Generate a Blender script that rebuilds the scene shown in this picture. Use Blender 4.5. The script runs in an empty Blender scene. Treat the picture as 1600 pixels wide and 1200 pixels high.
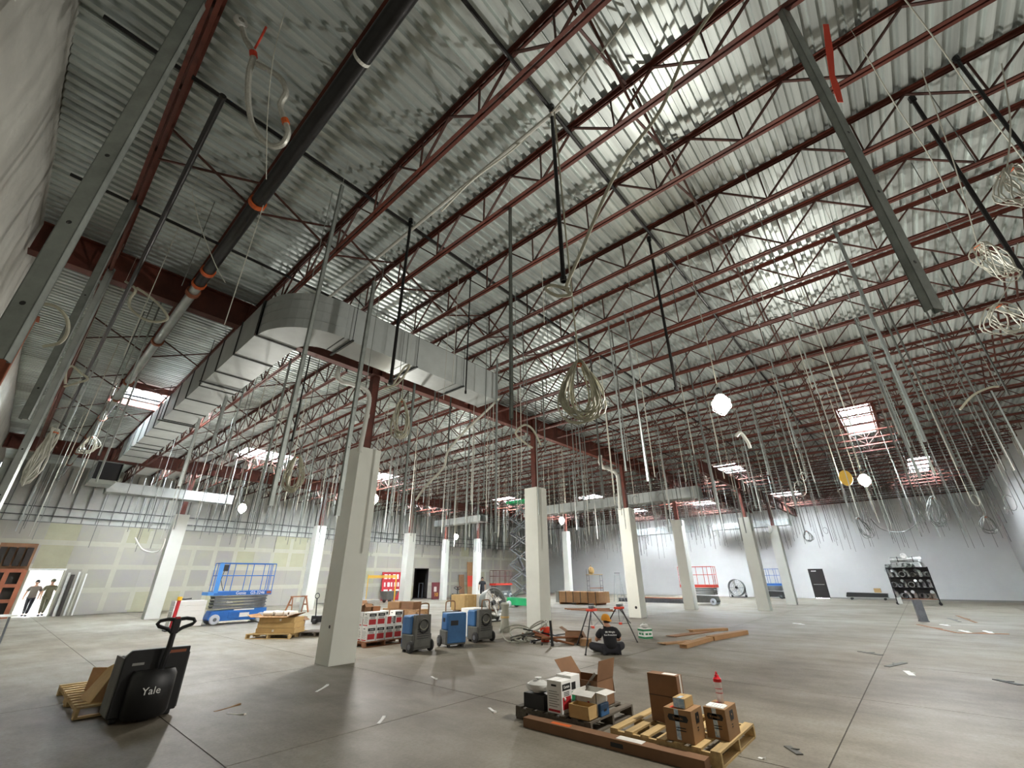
import bpy, bmesh, math, random
from mathutils import Vector, Matrix
random.seed(7)
SC = bpy.context.scene
COL = SC.collection
PI = math.pi
ORD = ('first second third fourth fifth sixth seventh eighth ninth tenth eleventh twelfth thirteenth fourteenth fifteenth sixteenth seventeenth eighteenth').split()

# ------------------------------------------------------------------ camera
F_PX, PITCH, ROLL, YAW, EYE = 660.0, math.radians(24.62), math.radians(-0.4), math.radians(41.3), 1.7
_cp, _sp = math.cos(PITCH), math.sin(PITCH)
_F, _U0, _R0 = Vector((0, _cp, _sp)), Vector((0, -_sp, _cp)), Vector((1, 0, 0))
_R = _R0 * math.cos(ROLL) + _U0 * math.sin(ROLL)
_U = _U0 * math.cos(ROLL) - _R0 * math.sin(ROLL)
_M = Matrix(((math.sin(YAW), math.cos(YAW), 0), (-math.cos(YAW), math.sin(YAW), 0), (0, 0, 1)))
CAM_R, CAM_U, CAM_F = _M @ _R, _M @ _U, _M @ _F
EYE_P = Vector((0, 0, EYE))
cam_d = bpy.data.cameras.new('camera')
cam_d.sensor_width = 36.0
cam_d.lens = F_PX / 1600.0 * 36.0
cam_d.clip_start, cam_d.clip_end = 0.05, 400
cam = bpy.data.objects.new('camera', cam_d)
COL.objects.link(cam)
_b = -CAM_F
cam.matrix_world = Matrix(((CAM_R.x, CAM_U.x, _b.x, 0), (CAM_R.y, CAM_U.y, _b.y, 0), (CAM_R.z, CAM_U.z, _b.z, EYE), (0, 0, 0, 1)))
SC.camera = cam

# ------------------------------------------------------------------ world, exposure
w = bpy.data.worlds.new('daylight'); SC.world = w
w.use_nodes = True
bgn = w.node_tree.nodes['Background']
bgn.inputs[0].default_value = (0.86, 0.93, 1.0, 1)
bgn.inputs[1].default_value = 90.0
SC.view_settings.view_transform = 'Standard'
SC.view_settings.look = 'None'
SC.view_settings.gamma = 1.0
SC.view_settings.use_curve_mapping = False
SC.view_settings.exposure = 0.7
LAMP_W = 275.0          # power of each hanging work lamp

def ray(px, py):
    return (CAM_F * F_PX + CAM_R * (px - 800) - CAM_U * (py - 600)).normalized()
def P(px, py, z=0.0):            # the place on the level z that this direction meets
    d = ray(px, py); return EYE_P + d * ((z - EYE) / d.z)
def PX(px, py, x):
    d = ray(px, py); return EYE_P + d * (x / d.x)
def PY(px, py, y):
    d = ray(px, py); return EYE_P + d * (y / d.y)
def PD(px, py, depth):
    d = ray(px, py); return EYE_P + d * (depth / d.dot(CAM_F))
def proj(p):
    d = Vector(p) - EYE_P; z = d.dot(CAM_F)
    return 800 + F_PX * d.dot(CAM_R) / z, 600 - F_PX * d.dot(CAM_U) / z

# ------------------------------------------------------------------ materials
def lin(h):
    h = h.lstrip('#'); o = []
    for i in (0, 2, 4):
        c = int(h[i:i + 2], 16) / 255
        o.append(c / 12.92 if c <= 0.04045 else ((c + 0.055) / 1.055) ** 2.4)
    return tuple(o)
MATS = {}
def mat(name, col, rough=0.6, metal=0.0, noise=None, bump=None, rnd=0.0, col2=None, emit=None, trans=0.0, alpha=None, stretch=None):
    """noise=(scale, amount); col2 mixes in by the noise; rnd = brightness change per object"""
    m = bpy.data.materials.new(name); m.use_nodes = True
    nt = m.node_tree; b = nt.nodes['Principled BSDF']
    c = lin(col) if isinstance(col, str) else col
    b.inputs['Base Color'].default_value = (*c, 1)
    b.inputs['Roughness'].default_value = rough
    b.inputs['Metallic'].default_value = metal
    out = None
    if noise or bump:
        tc = nt.nodes.new('ShaderNodeTexCoord'); mp = nt.nodes.new('ShaderNodeMapping')
        nt.links.new(tc.outputs['Object'], mp.inputs[0])
        if stretch: mp.inputs['Scale'].default_value = stretch
    if noise:
        n = nt.nodes.new('ShaderNodeTexNoise'); n.inputs['Scale'].default_value = noise[0]; n.inputs['Detail'].default_value = 5
        n.inputs['Roughness'].default_value = 0.65
        nt.links.new(mp.outputs[0], n.inputs['Vector'])
        rp = nt.nodes.new('ShaderNodeValToRGB'); rp.color_ramp.elements[0].position = 0.32; rp.color_ramp.elements[1].position = 0.68
        d = lin(col2) if col2 else tuple(max(0, x * (1 - noise[1])) for x in c)
        e = c if col2 else tuple(min(1, x * (1 + noise[1] * 0.6)) for x in c)
        rp.color_ramp.elements[0].color = (*d, 1); rp.color_ramp.elements[1].color = (*e, 1)
        nt.links.new(n.outputs['Fac'], rp.inputs[0]); out = rp.outputs[0]
        nt.links.new(out, b.inputs['Base Color'])
    if rnd:
        oi = nt.nodes.new('ShaderNodeObjectInfo'); mr = nt.nodes.new('ShaderNodeMapRange')
        mr.inputs['To Min'].default_value = 1 - rnd; mr.inputs['To Max'].default_value = 1 + rnd
        nt.links.new(oi.outputs['Random'], mr.inputs['Value'])
        mx = nt.nodes.new('ShaderNodeMix'); mx.data_type = 'RGBA'; mx.blend_type = 'MULTIPLY'; mx.inputs[0].default_value = 1
        if out: nt.links.new(out, mx.inputs[6])
        else: mx.inputs[6].default_value = (*c, 1)
        nt.links.new(mr.outputs[0], mx.inputs[7]); nt.links.new(mx.outputs[2], b.inputs['Base Color'])
    if bump:
        n2 = nt.nodes.new('ShaderNodeTexNoise'); n2.inputs['Scale'].default_value = bump[0]; n2.inputs['Detail'].default_value = 6
        nt.links.new(mp.outputs[0], n2.inputs['Vector'])
        bp = nt.nodes.new('ShaderNodeBump'); bp.inputs['Strength'].default_value = bump[1]; bp.inputs['Distance'].default_value = 0.02
        nt.links.new(n2.outputs['Fac'], bp.inputs['Height']); nt.links.new(bp.outputs[0], b.inputs['Normal'])
    if emit:
        b.inputs['Emission Color'].default_value = (*lin(emit[0]), 1); b.inputs['Emission Strength'].default_value = emit[1]
    if trans: b.inputs['Transmission Weight'].default_value = trans
    if alpha is not None: b.inputs['Alpha'].default_value = alpha
    MATS[name] = m; return m

mat('deck', '#cdd5d2', 0.42, 0.5, (1.4, 0.35), None, 0.22, stretch=(0.4, 3, 1))
mat('red_oxide', '#5f2d20', 0.6, 0.0, (3.0, 0.35), None, 0.12)
mat('red_dark', '#4a271c', 0.6, 0.0, (3.0, 0.3))
mat('galv', '#b9c0be', 0.36, 0.7, (2.0, 0.22), None, 0.06)
mat('galv_duct', '#b9bfbd', 0.5, 0.3, (1.1, 0.16), None, 0.07)
mat('seam', '#3a3d3c', 0.6, 0.3)
mat('galv_dull', '#8b918c', 0.5, 0.5, (4, 0.25), None, 0.25)
mat('wire_white', '#c9c9bd', 0.5, 0.1, None, None, 0.15)
mat('cable', '#b5b39f', 0.55, 0.0, (9, 0.2))
mat('conduit', '#c4c4bb', 0.35, 0.3, (30, 0.2))
mat('black_pipe', '#1d1c1c', 0.4, 0.2, (3, 0.4))
mat('orange', '#d2622a', 0.5)
mat('orange_red', '#d8452c', 0.5)
mat('white_pvc', '#d6d7cf', 0.4)
mat('wall_white', '#d9dad8', 0.75, 0, (0.5, 0.05))
mat('wall_rough', '#b3b3ac', 0.85, 0, (1.2, 0.16), (3.5, 0.5))
mat('col_white', '#e2e4db', 0.7, 0, (0.8, 0.05), None, 0.02)
mat('drywall', '#a19d99', 0.85, 0, (0.9, 0.12), None, 0.07, col2='#a7a492')
mat('drywall_y', '#aaa78c', 0.85, 0, (0.9, 0.1), None, 0.05)
mat('mud', '#b3b1a0', 0.85, 0, (2, 0.06))
mat('stud', '#7e807c', 0.5, 0.5, (3, 0.3), None, 0.3)
mat('insul', '#c4c6bf', 0.9, 0, (1, 0.12))
mat('gap', '#4a463e', 0.9)
mat('black', '#141415', 0.45, 0, (5, 0.3))
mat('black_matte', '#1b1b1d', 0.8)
mat('rubber', '#2a2a2a', 0.8)
mat('white_paint', '#dddcd6', 0.5)
mat('print_white', '#e6e6e2', 0.6)
mat('print_black', '#1a1a1a', 0.6)
mat('print_grey', '#8d8d88', 0.7)
mat('print_red', '#b0252a', 0.6)
mat('tape_blue', '#7fa9c9', 0.35, 0, (40, 0.7), None, 0, col2='#e4e8ea')
mat('card', '#9a7650', 0.85, 0, (2.5, 0.12), None, 0.10)
mat('card_dark', '#7c5a3e', 0.85, 0, (3, 0.15), None, 0.08)
mat('card_tan', '#b99a66', 0.85, 0, (3, 0.12), None, 0.06)
mat('wood', '#c2a571', 0.75, 0, (3, 0.3), None, 0.12, stretch=(0.6, 6, 6))
mat('wood_grey', '#5f574b', 0.85, 0, (3, 0.35), None, 0.2, stretch=(0.6, 6, 6))
mat('wood_red', '#8a5a3a', 0.8, 0, (3, 0.2), None, 0.1)
mat('paper', '#d9d7cf', 0.8, 0, (12, 0.1))
mat('plastic_white', '#d2d2cd', 0.35, 0, (8, 0.12))
mat('plastic_clear', '#ded3cf', 0.2)
mat('plastic_red', '#c21622', 0.3)
mat('lift_blue', '#1f62b0', 0.4, 0, (2, 0.18))
mat('lift_blue_l', '#3f86cf', 0.4)
mat('lift_green', '#159a5c', 0.4, 0, (2, 0.15))
mat('lift_red', '#c43a2a', 0.45, 0, (2, 0.2))
mat('steel_grey', '#6d7176', 0.45, 0.4, (3, 0.25))
mat('tyre_pale', '#c5cad2', 0.7)
mat('dehu_blue', '#2f5f8e', 0.5, 0, (3, 0.2))
mat('dehu_grey', '#54544f', 0.6, 0, (4, 0.25))
mat('fan_grey', '#7d817c', 0.5, 0.2, (2, 0.25))
mat('yellow', '#e0b126', 0.45)
mat('chrome', '#d8dadc', 0.14, 1.0)
mat('foil', '#dcdedd', 0.3, 0.8, (6, 0.3), (9, 0.6))
mat('skin', '#b98a70', 0.6)
mat('cloth_black', '#17171b', 0.9, 0, (7, 0.2))
mat('cloth_dark', '#232329', 0.9)
mat('cloth_olive', '#5d5a49', 0.9)
mat('cloth_grey', '#6f6660', 0.9)
mat('cap_mustard', '#c98722', 0.8)
mat('hair', '#2b1f18', 0.8)
mat('shoe_grey', '#6c6a5c', 0.8)
mat('shoe_dark', '#1f1c1a', 0.7)
mat('sign_red', '#a3151f', 0.6)
mat('maroon', '#5a161c', 0.7)
mat('door_black', '#1b1716', 0.4)
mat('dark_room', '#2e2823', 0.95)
mat('rust', '#96583c', 0.7, 0, (2, 0.2))
mat('green_box', '#1d7a4c', 0.7)
mat('hose', '#8d8d80', 0.6)
mat('outside', '#d9d6cf', 0.9)
mat('pane', '#f2f4f6', 0.5)
_pm = MATS['pane']; _nt = _pm.node_tree; _nt.nodes.clear()
_o = _nt.nodes.new('ShaderNodeOutputMaterial'); _t = _nt.nodes.new('ShaderNodeBsdfTranslucent'); _t.inputs[0].default_value = (0.95, 0.96, 0.98, 1)
_tr = _nt.nodes.new('ShaderNodeBsdfTransparent'); _mx = _nt.nodes.new('ShaderNodeMixShader'); _mx.inputs[0].default_value = 0.5
_nt.links.new(_t.outputs[0], _mx.inputs[1]); _nt.links.new(_tr.outputs[0], _mx.inputs[2]); _nt.links.new(_mx.outputs[0], _o.inputs[0])
mat('bulb', '#ffffff', 0.4, emit=('#fff4df', 180))

# concrete: mottled, stained, worn
def concrete():
    m = mat('concrete', '#9b988e', 0.62)
    nt = m.node_tree; b = nt.nodes['Principled BSDF']
    ge = nt.nodes.new('ShaderNodeNewGeometry')
    def nz(scale, det, vec=None, st=None):
        n = nt.nodes.new('ShaderNodeTexNoise'); n.inputs['Scale'].default_value = scale; n.inputs['Detail'].default_value = det; n.inputs['Roughness'].default_value = 0.68
        if st:
            mp = nt.nodes.new('ShaderNodeMapping'); mp.inputs['Scale'].default_value = st; mp.inputs['Rotation'].default_value = (0, 0, 0.6)
            nt.links.new(ge.outputs['Position'], mp.inputs[0]); nt.links.new(mp.outputs[0], n.inputs['Vector'])
        else: nt.links.new(ge.outputs['Position'], n.inputs['Vector'])
        return n
    def ramp(n, p0, c0, p1, c1):
        r = nt.nodes.new('ShaderNodeValToRGB'); r.color_ramp.elements[0].position = p0; r.color_ramp.elements[1].position = p1
        r.color_ramp.elements[0].color = (*lin(c0), 1); r.color_ramp.elements[1].color = (*lin(c1), 1)
        nt.links.new(n.outputs['Fac'], r.inputs[0]); return r
    def mul(a, bb, f):
        x = nt.nodes.new('ShaderNodeMix'); x.data_type = 'RGBA'; x.blend_type = 'MULTIPLY'; x.inputs[0].default_value = f
        nt.links.new(a, x.inputs[6]); nt.links.new(bb, x.inputs[7]); return x.outputs[2]
    r1 = ramp(nz(0.22, 7), 0.36, '#696051', 0.64, '#918d80')
    r2 = ramp(nz(1.3, 8, st=(1, 0.35, 1)), 0.3, '#a99f8d', 0.62, '#ffffff')
    r3 = ramp(nz(26, 3), 0.3, '#cfcbc2', 0.6, '#ffffff')
    c = mul(mul(r1.outputs[0], r2.outputs[0], 0.75), r3.outputs[0], 0.6)
    nt.links.new(c, b.inputs['Base Color'])
    bp = nt.nodes.new('ShaderNodeBump'); bp.inputs['Strength'].default_value = 0.12; bp.inputs['Distance'].default_value = 0.01
    nt.links.new(nz(14, 5).outputs['Fac'], bp.inputs['Height']); nt.links.new(bp.outputs[0], b.inputs['Normal'])
    rr = nt.nodes.new('ShaderNodeMapRange'); rr.inputs['To Min'].default_value = 0.42; rr.inputs['To Max'].default_value = 0.75
    nt.links.new(nz(0.5, 4).outputs['Fac'], rr.inputs['Value']); nt.links.new(rr.outputs[0], b.inputs['Roughness'])
concrete()

# ------------------------------------------------------------------ mesh helpers
class MB:
    def __init__(s): s.v, s.f = [], []
    def add(s, vs, fs):
        o = len(s.v); s.v += [tuple(v) for v in vs]; s.f += [tuple(i + o for i in f) for f in fs]; return s
    def box(s, x0, x1, y0, y1, z0, z1):
        return s.add([(x0, y0, z0), (x1, y0, z0), (x1, y1, z0), (x0, y1, z0), (x0, y0, z1), (x1, y0, z1), (x1, y1, z1), (x0, y1, z1)],
                     [(3, 2, 1, 0), (4, 5, 6, 7), (0, 1, 5, 4), (1, 2, 6, 5), (2, 3, 7, 6), (3, 0, 4, 7)])
    def bar(s, a, b, w, h=None, up=(0, 0, 1)):
        a, b = Vector(a), Vector(b); d = (b - a).normalized(); up = Vector(up)
        if abs(d.dot(up)) > 0.97: up = Vector((0, 1, 0)) if abs(d.y) < 0.9 else Vector((1, 0, 0))
        x = d.cross(up).normalized() * (w / 2); y = x.normalized().cross(d) * ((h or w) / 2)
        vs = [a - x - y, a + x - y, a + x + y, a - x + y, b - x - y, b + x - y, b + x + y, b - x + y]
        return s.add(vs, [(3, 2, 1, 0), (4, 5, 6, 7), (0, 1, 5, 4), (1, 2, 6, 5), (2, 3, 7, 6), (3, 0, 4, 7)])
    def cyl(s, a, b, r, n=10, r2=None, cap=True):
        a, b = Vector(a), Vector(b); d = (b - a).normalized(); u = d.orthogonal().normalized(); w_ = d.cross(u)
        r2 = r if r2 is None else r2; vs = []
        for c, q in ((a, r), (b, r2)):
            for i in range(n):
                t = 2 * PI * i / n; vs.append(c + u * (q * math.cos(t)) + w_ * (q * math.sin(t)))
        fs = [(i, (i + 1) % n, n + (i + 1) % n, n + i) for i in range(n)]
        if cap: fs += [tuple(range(n - 1, -1, -1)), tuple(range(n, 2 * n))]
        return s.add(vs, fs)
    def tube(s, pts, r, n=6, closed=False):
        pts = [Vector(p) for p in pts]; m = len(pts); vs = []; u = None
        for i, p in enumerate(pts):
            if closed: d = pts[(i + 1) % m] - pts[i - 1]
            else: d = pts[min(i + 1, m - 1)] - pts[max(i - 1, 0)]
            d.normalize()
            if u is None: u = d.orthogonal().normalized()
            else:
                u = u - d * u.dot(d); u = u.normalized() if u.length > 1e-6 else d.orthogonal().normalized()
            w_ = d.cross(u)
            for k in range(n):
                t = 2 * PI * k / n; vs.append(p + u * (r * math.cos(t)) + w_ * (r * math.sin(t)))
        fs = []
        for i in range(m if closed else m - 1):
            j = (i + 1) % m
            for k in range(n): fs.append((i * n + k, i * n + (k + 1) % n, j * n + (k + 1) % n, j * n + k))
        if not closed: fs += [tuple(range(n - 1, -1, -1)), tuple(range((m - 1) * n, m * n))]
        return s.add(vs, fs)
    def lathe(s, prof, c=(0, 0, 0), axis='z', n=18):
        vs = []; m = len(prof)
        for r, h in prof:
            for i in range(n):
                t = 2 * PI * i / n; a, b = r * math.cos(t), r * math.sin(t)
                q = {'z': (a, b, h), 'y': (a, h, b), 'x': (h, a, b)}[axis]
                vs.append((q[0] + c[0], q[1] + c[1], q[2] + c[2]))
        fs = [(j * n + i, j * n + (i + 1) % n, (j + 1) * n + (i + 1) % n, (j + 1) * n + i) for j in range(m - 1) for i in range(n)]
        ring = abs(prof[0][0] - prof[-1][0]) < .03 and len(prof) in (4, 5) and prof[0][0] > 1e-4
        if prof[0][0] > 1e-4 and not ring: fs.append(tuple(range(n - 1, -1, -1)))
        if prof[-1][0] > 1e-4 and not ring: fs.append(tuple(range((m - 1) * n, m * n)))
        return s.add(vs, fs)
    def prism(s, poly, off):
        n = len(poly); off = Vector(off); vs = [Vector(p) for p in poly]; vs += [p + off for p in vs]
        return s.add(vs, [tuple(range(n - 1, -1, -1)), tuple(range(n, 2 * n))] + [(i, (i + 1) % n, n + (i + 1) % n, n + i) for i in range(n)])
    def xf(s, M):
        s.v = [tuple(M @ Vector(v)) for v in s.v]; return s
    def mesh(s, name, m, smooth=False):
        me = bpy.data.meshes.new(name); me.from_pydata(s.v, [], s.f); me.validate(); me.update()
        bm = bmesh.new(); bm.from_mesh(me); bmesh.ops.recalc_face_normals(bm, faces=bm.faces); bm.to_mesh(me); bm.free()
        me.materials.append(MATS[m] if isinstance(m, str) else m)
        if smooth:
            for p_ in me.polygons: p_.use_smooth = True
            try: me.set_sharp_from_angle(angle=math.radians(38))
            except Exception: pass
        return me
    def build(s, name, m, parent=None, loc=(0, 0, 0), rz=0.0, smooth=False, bev=0.0):
        o = bpy.data.objects.new(name, s.mesh(name, m, smooth)); COL.objects.link(o)
        o.location = loc; o.rotation_euler = (0, 0, rz)
        if parent: o.parent = parent
        if bev:
            b = o.modifiers.new('edge', 'BEVEL'); b.width = bev; b.segments = 2; b.limit_method = 'ANGLE'
        return o
def inst(name, me, parent=None, loc=(0, 0, 0), rot=(0, 0, 0), scale=(1, 1, 1)):
    o = bpy.data.objects.new(name, me); COL.objects.link(o)
    o.location = loc; o.rotation_euler = rot; o.scale = scale
    if parent: o.parent = parent
    return o
def tag(o, label, cat, group=None):
    o['label'] = label; o['category'] = cat
    if group: o['group'] = group
    return o
def thing(name, label, cat, loc=(0, 0, 0), rz=0.0, group=None):
    o = bpy.data.objects.new(name, None); COL.objects.link(o); o.empty_display_size = 0.1
    o.location = loc; o.rotation_euler = (0, 0, rz); return tag(o, label, cat, group)
def struct(o): o['kind'] = 'structure'; return o
def sroot(name):
    o = bpy.data.objects.new(name, None); COL.objects.link(o); o['kind'] = 'structure'; return o
def copy_tree(o, parent=None):
    c = o.copy(); COL.objects.link(c); c.parent = parent
    for ch in o.children: copy_tree(ch, c)
    return c
def text(name, s, size, m, parent, M, extrude=0.0015, sx=1.0):
    cu = bpy.data.curves.new('t', 'FONT'); cu.body = s; cu.size = size; cu.extrude = extrude; cu.align_x = 'CENTER'; cu.align_y = 'CENTER'; cu.resolution_u = 2
    o = bpy.data.objects.new('t', cu); COL.objects.link(o)
    dg = bpy.context.evaluated_depsgraph_get()
    me = bpy.data.meshes.new_from_object(o.evaluated_get(dg)); bpy.data.objects.remove(o); bpy.data.curves.remove(cu)
    me.transform(M @ Matrix.Diagonal((sx, 1, 1, 1))); me.materials.clear(); me.materials.append(MATS[m])
    q = bpy.data.objects.new(name, me); COL.objects.link(q); q.parent = parent; return q
def face_m(p, right, up):            # a matrix that lays flat lettering on a face
    r = Vector(right).normalized(); u = Vector(up).normalized(); n = r.cross(u)
    return Matrix(((r.x, u.x, n.x, p[0]), (r.y, u.y, n.y, p[1]), (r.z, u.z, n.z, p[2]), (0, 0, 0, 1)))
# ================================================================== the setting
X0, X1, Y0, Y1, ZD = -1.34, 45.5, -5.1, 35.0, 7.75
floor = struct(MB().box(X0 - .3, X1 + .3, Y0 - .3, Y1 + .3, -0.3, -0.006).build('floor', 'gap'))
xs = [X0, 2.16]
while xs[-1] + 3.58 < X1: xs.append(xs[-1] + 3.58)
xs.append(X1)
ys = [Y0, -3.35, 1.2]
while ys[-1] + 4.55 < Y1: ys.append(ys[-1] + 4.55)
ys.append(Y1 + 0.3)
for i in range(len(xs) - 1):
    for j in range(len(ys) - 1):
        g = 0.007
        MB().box(xs[i] + g, xs[i + 1] - g, ys[j] + g, ys[j + 1] - g, -0.12, 0).build('concrete_slab', 'concrete', floor)

# openings in the far left wall: (x0, x1, top)
OPEN = [(1.42, 2.72, 2.2), (26.0, 27.65, 2.55)]
wl = sroot('wall_back_left')
def wall_pieces(bm_fn, z_top, z_bot=0.0):
    x = X0
    for a, b, t in OPEN:
        bm_fn(x, a, z_bot, z_top)
        if t < z_top: bm_fn(a, b, max(t, z_bot), z_top)
        x = b
    bm_fn(x, X1, z_bot, z_top)
bk = MB(); wall_pieces(lambda a, b, c, d: bk.box(a, b, Y1 + .14, Y1 + .3, c, d), ZD + .3); bk.build('backing_wall', 'wall_rough', wl)
grid = [X0 + 1.22 * i for i in range(39)]
for a, b, t in OPEN:
    grid = [g for g in grid if not (a - .35 < g < b + .35)] + [a, b]
grid = sorted([g for g in grid if g < X1 - .3] + [X1])
zr = [0.02, 1.2, 2.4, 3.6, 4.6]
rr = random.Random(3)
for r_ in range(4):
    for i in range(len(grid) - 1):
        a, b = grid[i], grid[i + 1]; z0, z1 = zr[r_], zr[r_ + 1]
        for oa, ob, t in OPEN:
            if a >= oa - .01 and b <= ob + .01: z0 = max(z0, t)
        if z1 - z0 < .05: continue
        MB().box(a + .003, b - .003, Y1, Y1 + .015, z0, z1 - .004).build('drywall_sheet', 'drywall_y' if rr.random() < (.28 if a < 24 else .08) else 'drywall', wl)
for z in (1.2, 2.4, 3.6):
    x = X0
    segs = []
    for a, b, t in OPEN:
        segs.append((x, a)); x = b
        if t < z - .2: segs.append((a, b))
    segs.append((x, X1))
    for a, b in segs: MB().box(a, b, Y1 - .004, Y1 + .001, z - .13, z + .13).build('joint_mud', 'mud', wl)
for i, g in enumerate(grid[1:-1]):
    if any(a - .02 < g < b + .02 for a, b, t in OPEN): continue
    for r_ in range(4):
        if rr.random() < .6:
            MB().box(g - .12, g + .12, Y1 - .0035, Y1 + .001, zr[r_] + .13, zr[r_ + 1] - .13).build('joint_mud', 'mud', wl)
stud_me = MB().box(-.02, .02, -.045, .045, 4.6, 7.6).mesh('stud', 'stud')
for i in range(76): inst('stud', stud_me, wl, (X0 + .3 + .61 * i, Y1 + .06, 0))
for z in (4.62, 4.95, 5.4): MB().box(X0, X1, Y1 - .01, Y1 + .1, z - .02, z + .02).build('stud_track', 'seam' if z > 4.7 else 'stud', wl)
MB().box(X0, 19, Y1 + .1, Y1 + .13, 4.6, 5.42).build('insulation_board', 'insul', wl)
MB().box(30, X1, Y1 + .1, Y1 + .13, 4.6, 6.4).build('insulation_board', 'insul', wl)

wb = MB()
wb.box(X1, X1 + .3, Y0 - .3, 6.0, 0, ZD + .3).box(X1, X1 + .3, 7.05, Y1 + .3, 0, ZD + .3).box(X1, X1 + .3, 6.0, 7.05, 2.2, ZD + .3)
struct(wb.build('wall_back_right', 'wall_white'))
struct(MB().box(X0 - .3, X1 + .3, Y0 - .3, Y0, 0, ZD + .3).build('wall_right', 'wall_white'))
# the rough near wall, dented and uneven
nw = MB(); nx, nz = 60, 14
for i in range(nx + 1):
    for j in range(nz + 1):
        y = Y0 + (Y1 - Y0) * i / nx; z = (ZD + .1) * j / nz
        nw.v.append((X0 + .012 * math.sin(y * 2.3 + z) + .012 * math.sin(z * 3.1 - y), y, z))
for i in range(nx):
    for j in range(nz):
        a = i * (nz + 1) + j; nw.f.append((a, a + nz + 1, a + nz + 2, a + 1))
nw.box(X0 - .4, X0 - .03, Y0 - .3, Y1 + .3, 0, ZD + .3)
struct(nw.build('wall_left', 'wall_rough', smooth=True))
struct(MB().box(X1 - .06, X1, Y0, Y1, 7.22, 7.3).build('trim_1', 'seam'))
struct(MB().box(X1 - .02, X1, Y0, 6.0, 0, .1).build('baseboard_back_right', 'print_grey'))

# door in the white wall
d1 = sroot('door_1')
MB().box(X1 - .02, X1 + .03, 6.07, 6.98, .02, 2.14).build('door_leaf', 'door_black', d1)
for y in (6.0, 6.98): MB().box(X1 - .03, X1 + .08, y, y + .07, 0, 2.2).build('door_jamb', 'black', d1)
MB().box(X1 - .03, X1 + .08, 6.07, 6.98, 2.14, 2.2).build('door_head', 'black', d1)
MB().box(X1 - .08, X1 - .02, 6.15, 6.9, 1.0, 1.05).build('push_bar', 'chrome', d1)
MB().box(X1 - .03, X1 - .02, 6.5, 6.85, 2.0, 2.06).build('door_plate', 'print_white', d1)
# open doorway to the daylight
d2 = sroot('door_2')
a, b, t = OPEN[0]
for x in (a - .07, b): MB().box(x, x + .07, Y1 - .03, Y1 + .32, 0, t).build('door_jamb', 'mud', d2)
MB().box(a - .07, b + .07, Y1 - .03, Y1 + .32, t, t + .1).build('door_head', 'print_white', d2)
struct(MB().box(-6, 12, Y1 + .3, Y1 + 25, -.3, -.01).build('ground_outside', 'outside'))
vs = MB(); va, vb, vy = .4, 4.6, Y1 + 6.5
vs.box(va - .1, va, Y1 + .3, vy, 0, 3.1).box(vb, vb + .1, Y1 + .3, Y1 + 3.2, 0, 3.1).box(vb, vb + .1, Y1 + 5.4, vy, 0, 3.1).box(vb, vb + .1, Y1 + 3.2, Y1 + 5.4, 2.3, 3.1).box(va - .1, vb + .1, vy, vy + .1, 0, 3.1).box(va - .1, vb + .1, Y1 + .3, vy + .1, 3.1, 3.2)
vs.build('added_glare_screen', 'white_paint', d2)  # added enclosure that dims the sky glare behind the doorway
# dark doorway
d3 = sroot('door_3')
a, b, t = OPEN[1]
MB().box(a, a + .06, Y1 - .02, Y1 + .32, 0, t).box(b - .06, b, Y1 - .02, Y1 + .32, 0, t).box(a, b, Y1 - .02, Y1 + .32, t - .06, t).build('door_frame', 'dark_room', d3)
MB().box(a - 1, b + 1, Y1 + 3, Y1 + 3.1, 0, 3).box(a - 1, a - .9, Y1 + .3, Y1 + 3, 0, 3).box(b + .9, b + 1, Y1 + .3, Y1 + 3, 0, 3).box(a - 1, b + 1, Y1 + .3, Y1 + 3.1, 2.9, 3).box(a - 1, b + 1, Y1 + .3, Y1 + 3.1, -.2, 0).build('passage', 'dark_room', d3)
MB().box(b - .62, b - .57, Y1 + .5, Y1 + .55, 0, 1.3).box(b - .2, b - .15, Y1 + .5, Y1 + .55, 0, 1.3).box(b - .62, b - .15, Y1 + .5, Y1 + .55, 1.25, 1.3).build('rail', 'steel_grey', d3)

# ------------------------------------------------------------------ roof deck
ceiling = sroot('ceiling')
pm = MB(); prof = []
for k in range(6):
    y = .16 * k; prof += [(y, 0), (y + .075, 0), (y + .088, .06), (y + .147, .06)]
prof.append((.96, 0))
for y, z in prof: pm.v.append((0, y, z)); pm.v.append((1, y, z))
for k in range(len(prof) - 1): pm.f.append((2 * k, 2 * k + 1, 2 * k + 3, 2 * k + 2))
deck_me = pm.mesh('deck_sheet', 'deck')
SKY_AND_FILL = [(1.2, 3.5, 24), (20.6, 25.2, 5, 1), (33, 38, 3, 1), (26.2, 28.8, 30), (6.7, 9.2, 30), (33.5, 36, 18), (13.3, 15.8, 30), (40.2, 42.7, 11), (40.2, 42.7, 25), (34.0, 36.5, 31), (27.2, 29.7, 12), (30.5, 33, 24), (40.2, 42.7, 18), (4.2, 6.7, 36), (13.5, 16, 36), (22.2, 24.7, 36)]  # only some are known skylights; the others are added to brighten far walls and floor
SKY_AND_FILL = [s if len(s) == 4 else (*s, 2) for s in SKY_AND_FILL]
SEG = (X1 + .12 - X0) / 5
for j in range(42):
    y = Y0 + .96 * j
    for i in range(5):
        a, b = X0 + SEG * i, X0 + SEG * (i + 1); parts_ = [(a, b)]
        for s0, s1, row, nr in SKY_AND_FILL:
            if row <= j < row + nr:
                q = []
                for u, v in parts_:
                    if s1 <= u or s0 >= v: q.append((u, v))
                    else:
                        if s0 - u > .02: q.append((u, s0))
                        if v - s1 > .02: q.append((s1, v))
                parts_ = q
        for u, v in parts_: inst('deck_sheet', deck_me, ceiling, (u, y, ZD + .004 * ((i + j) % 2)), scale=(v - u + .02, 1.02, 1))
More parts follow.
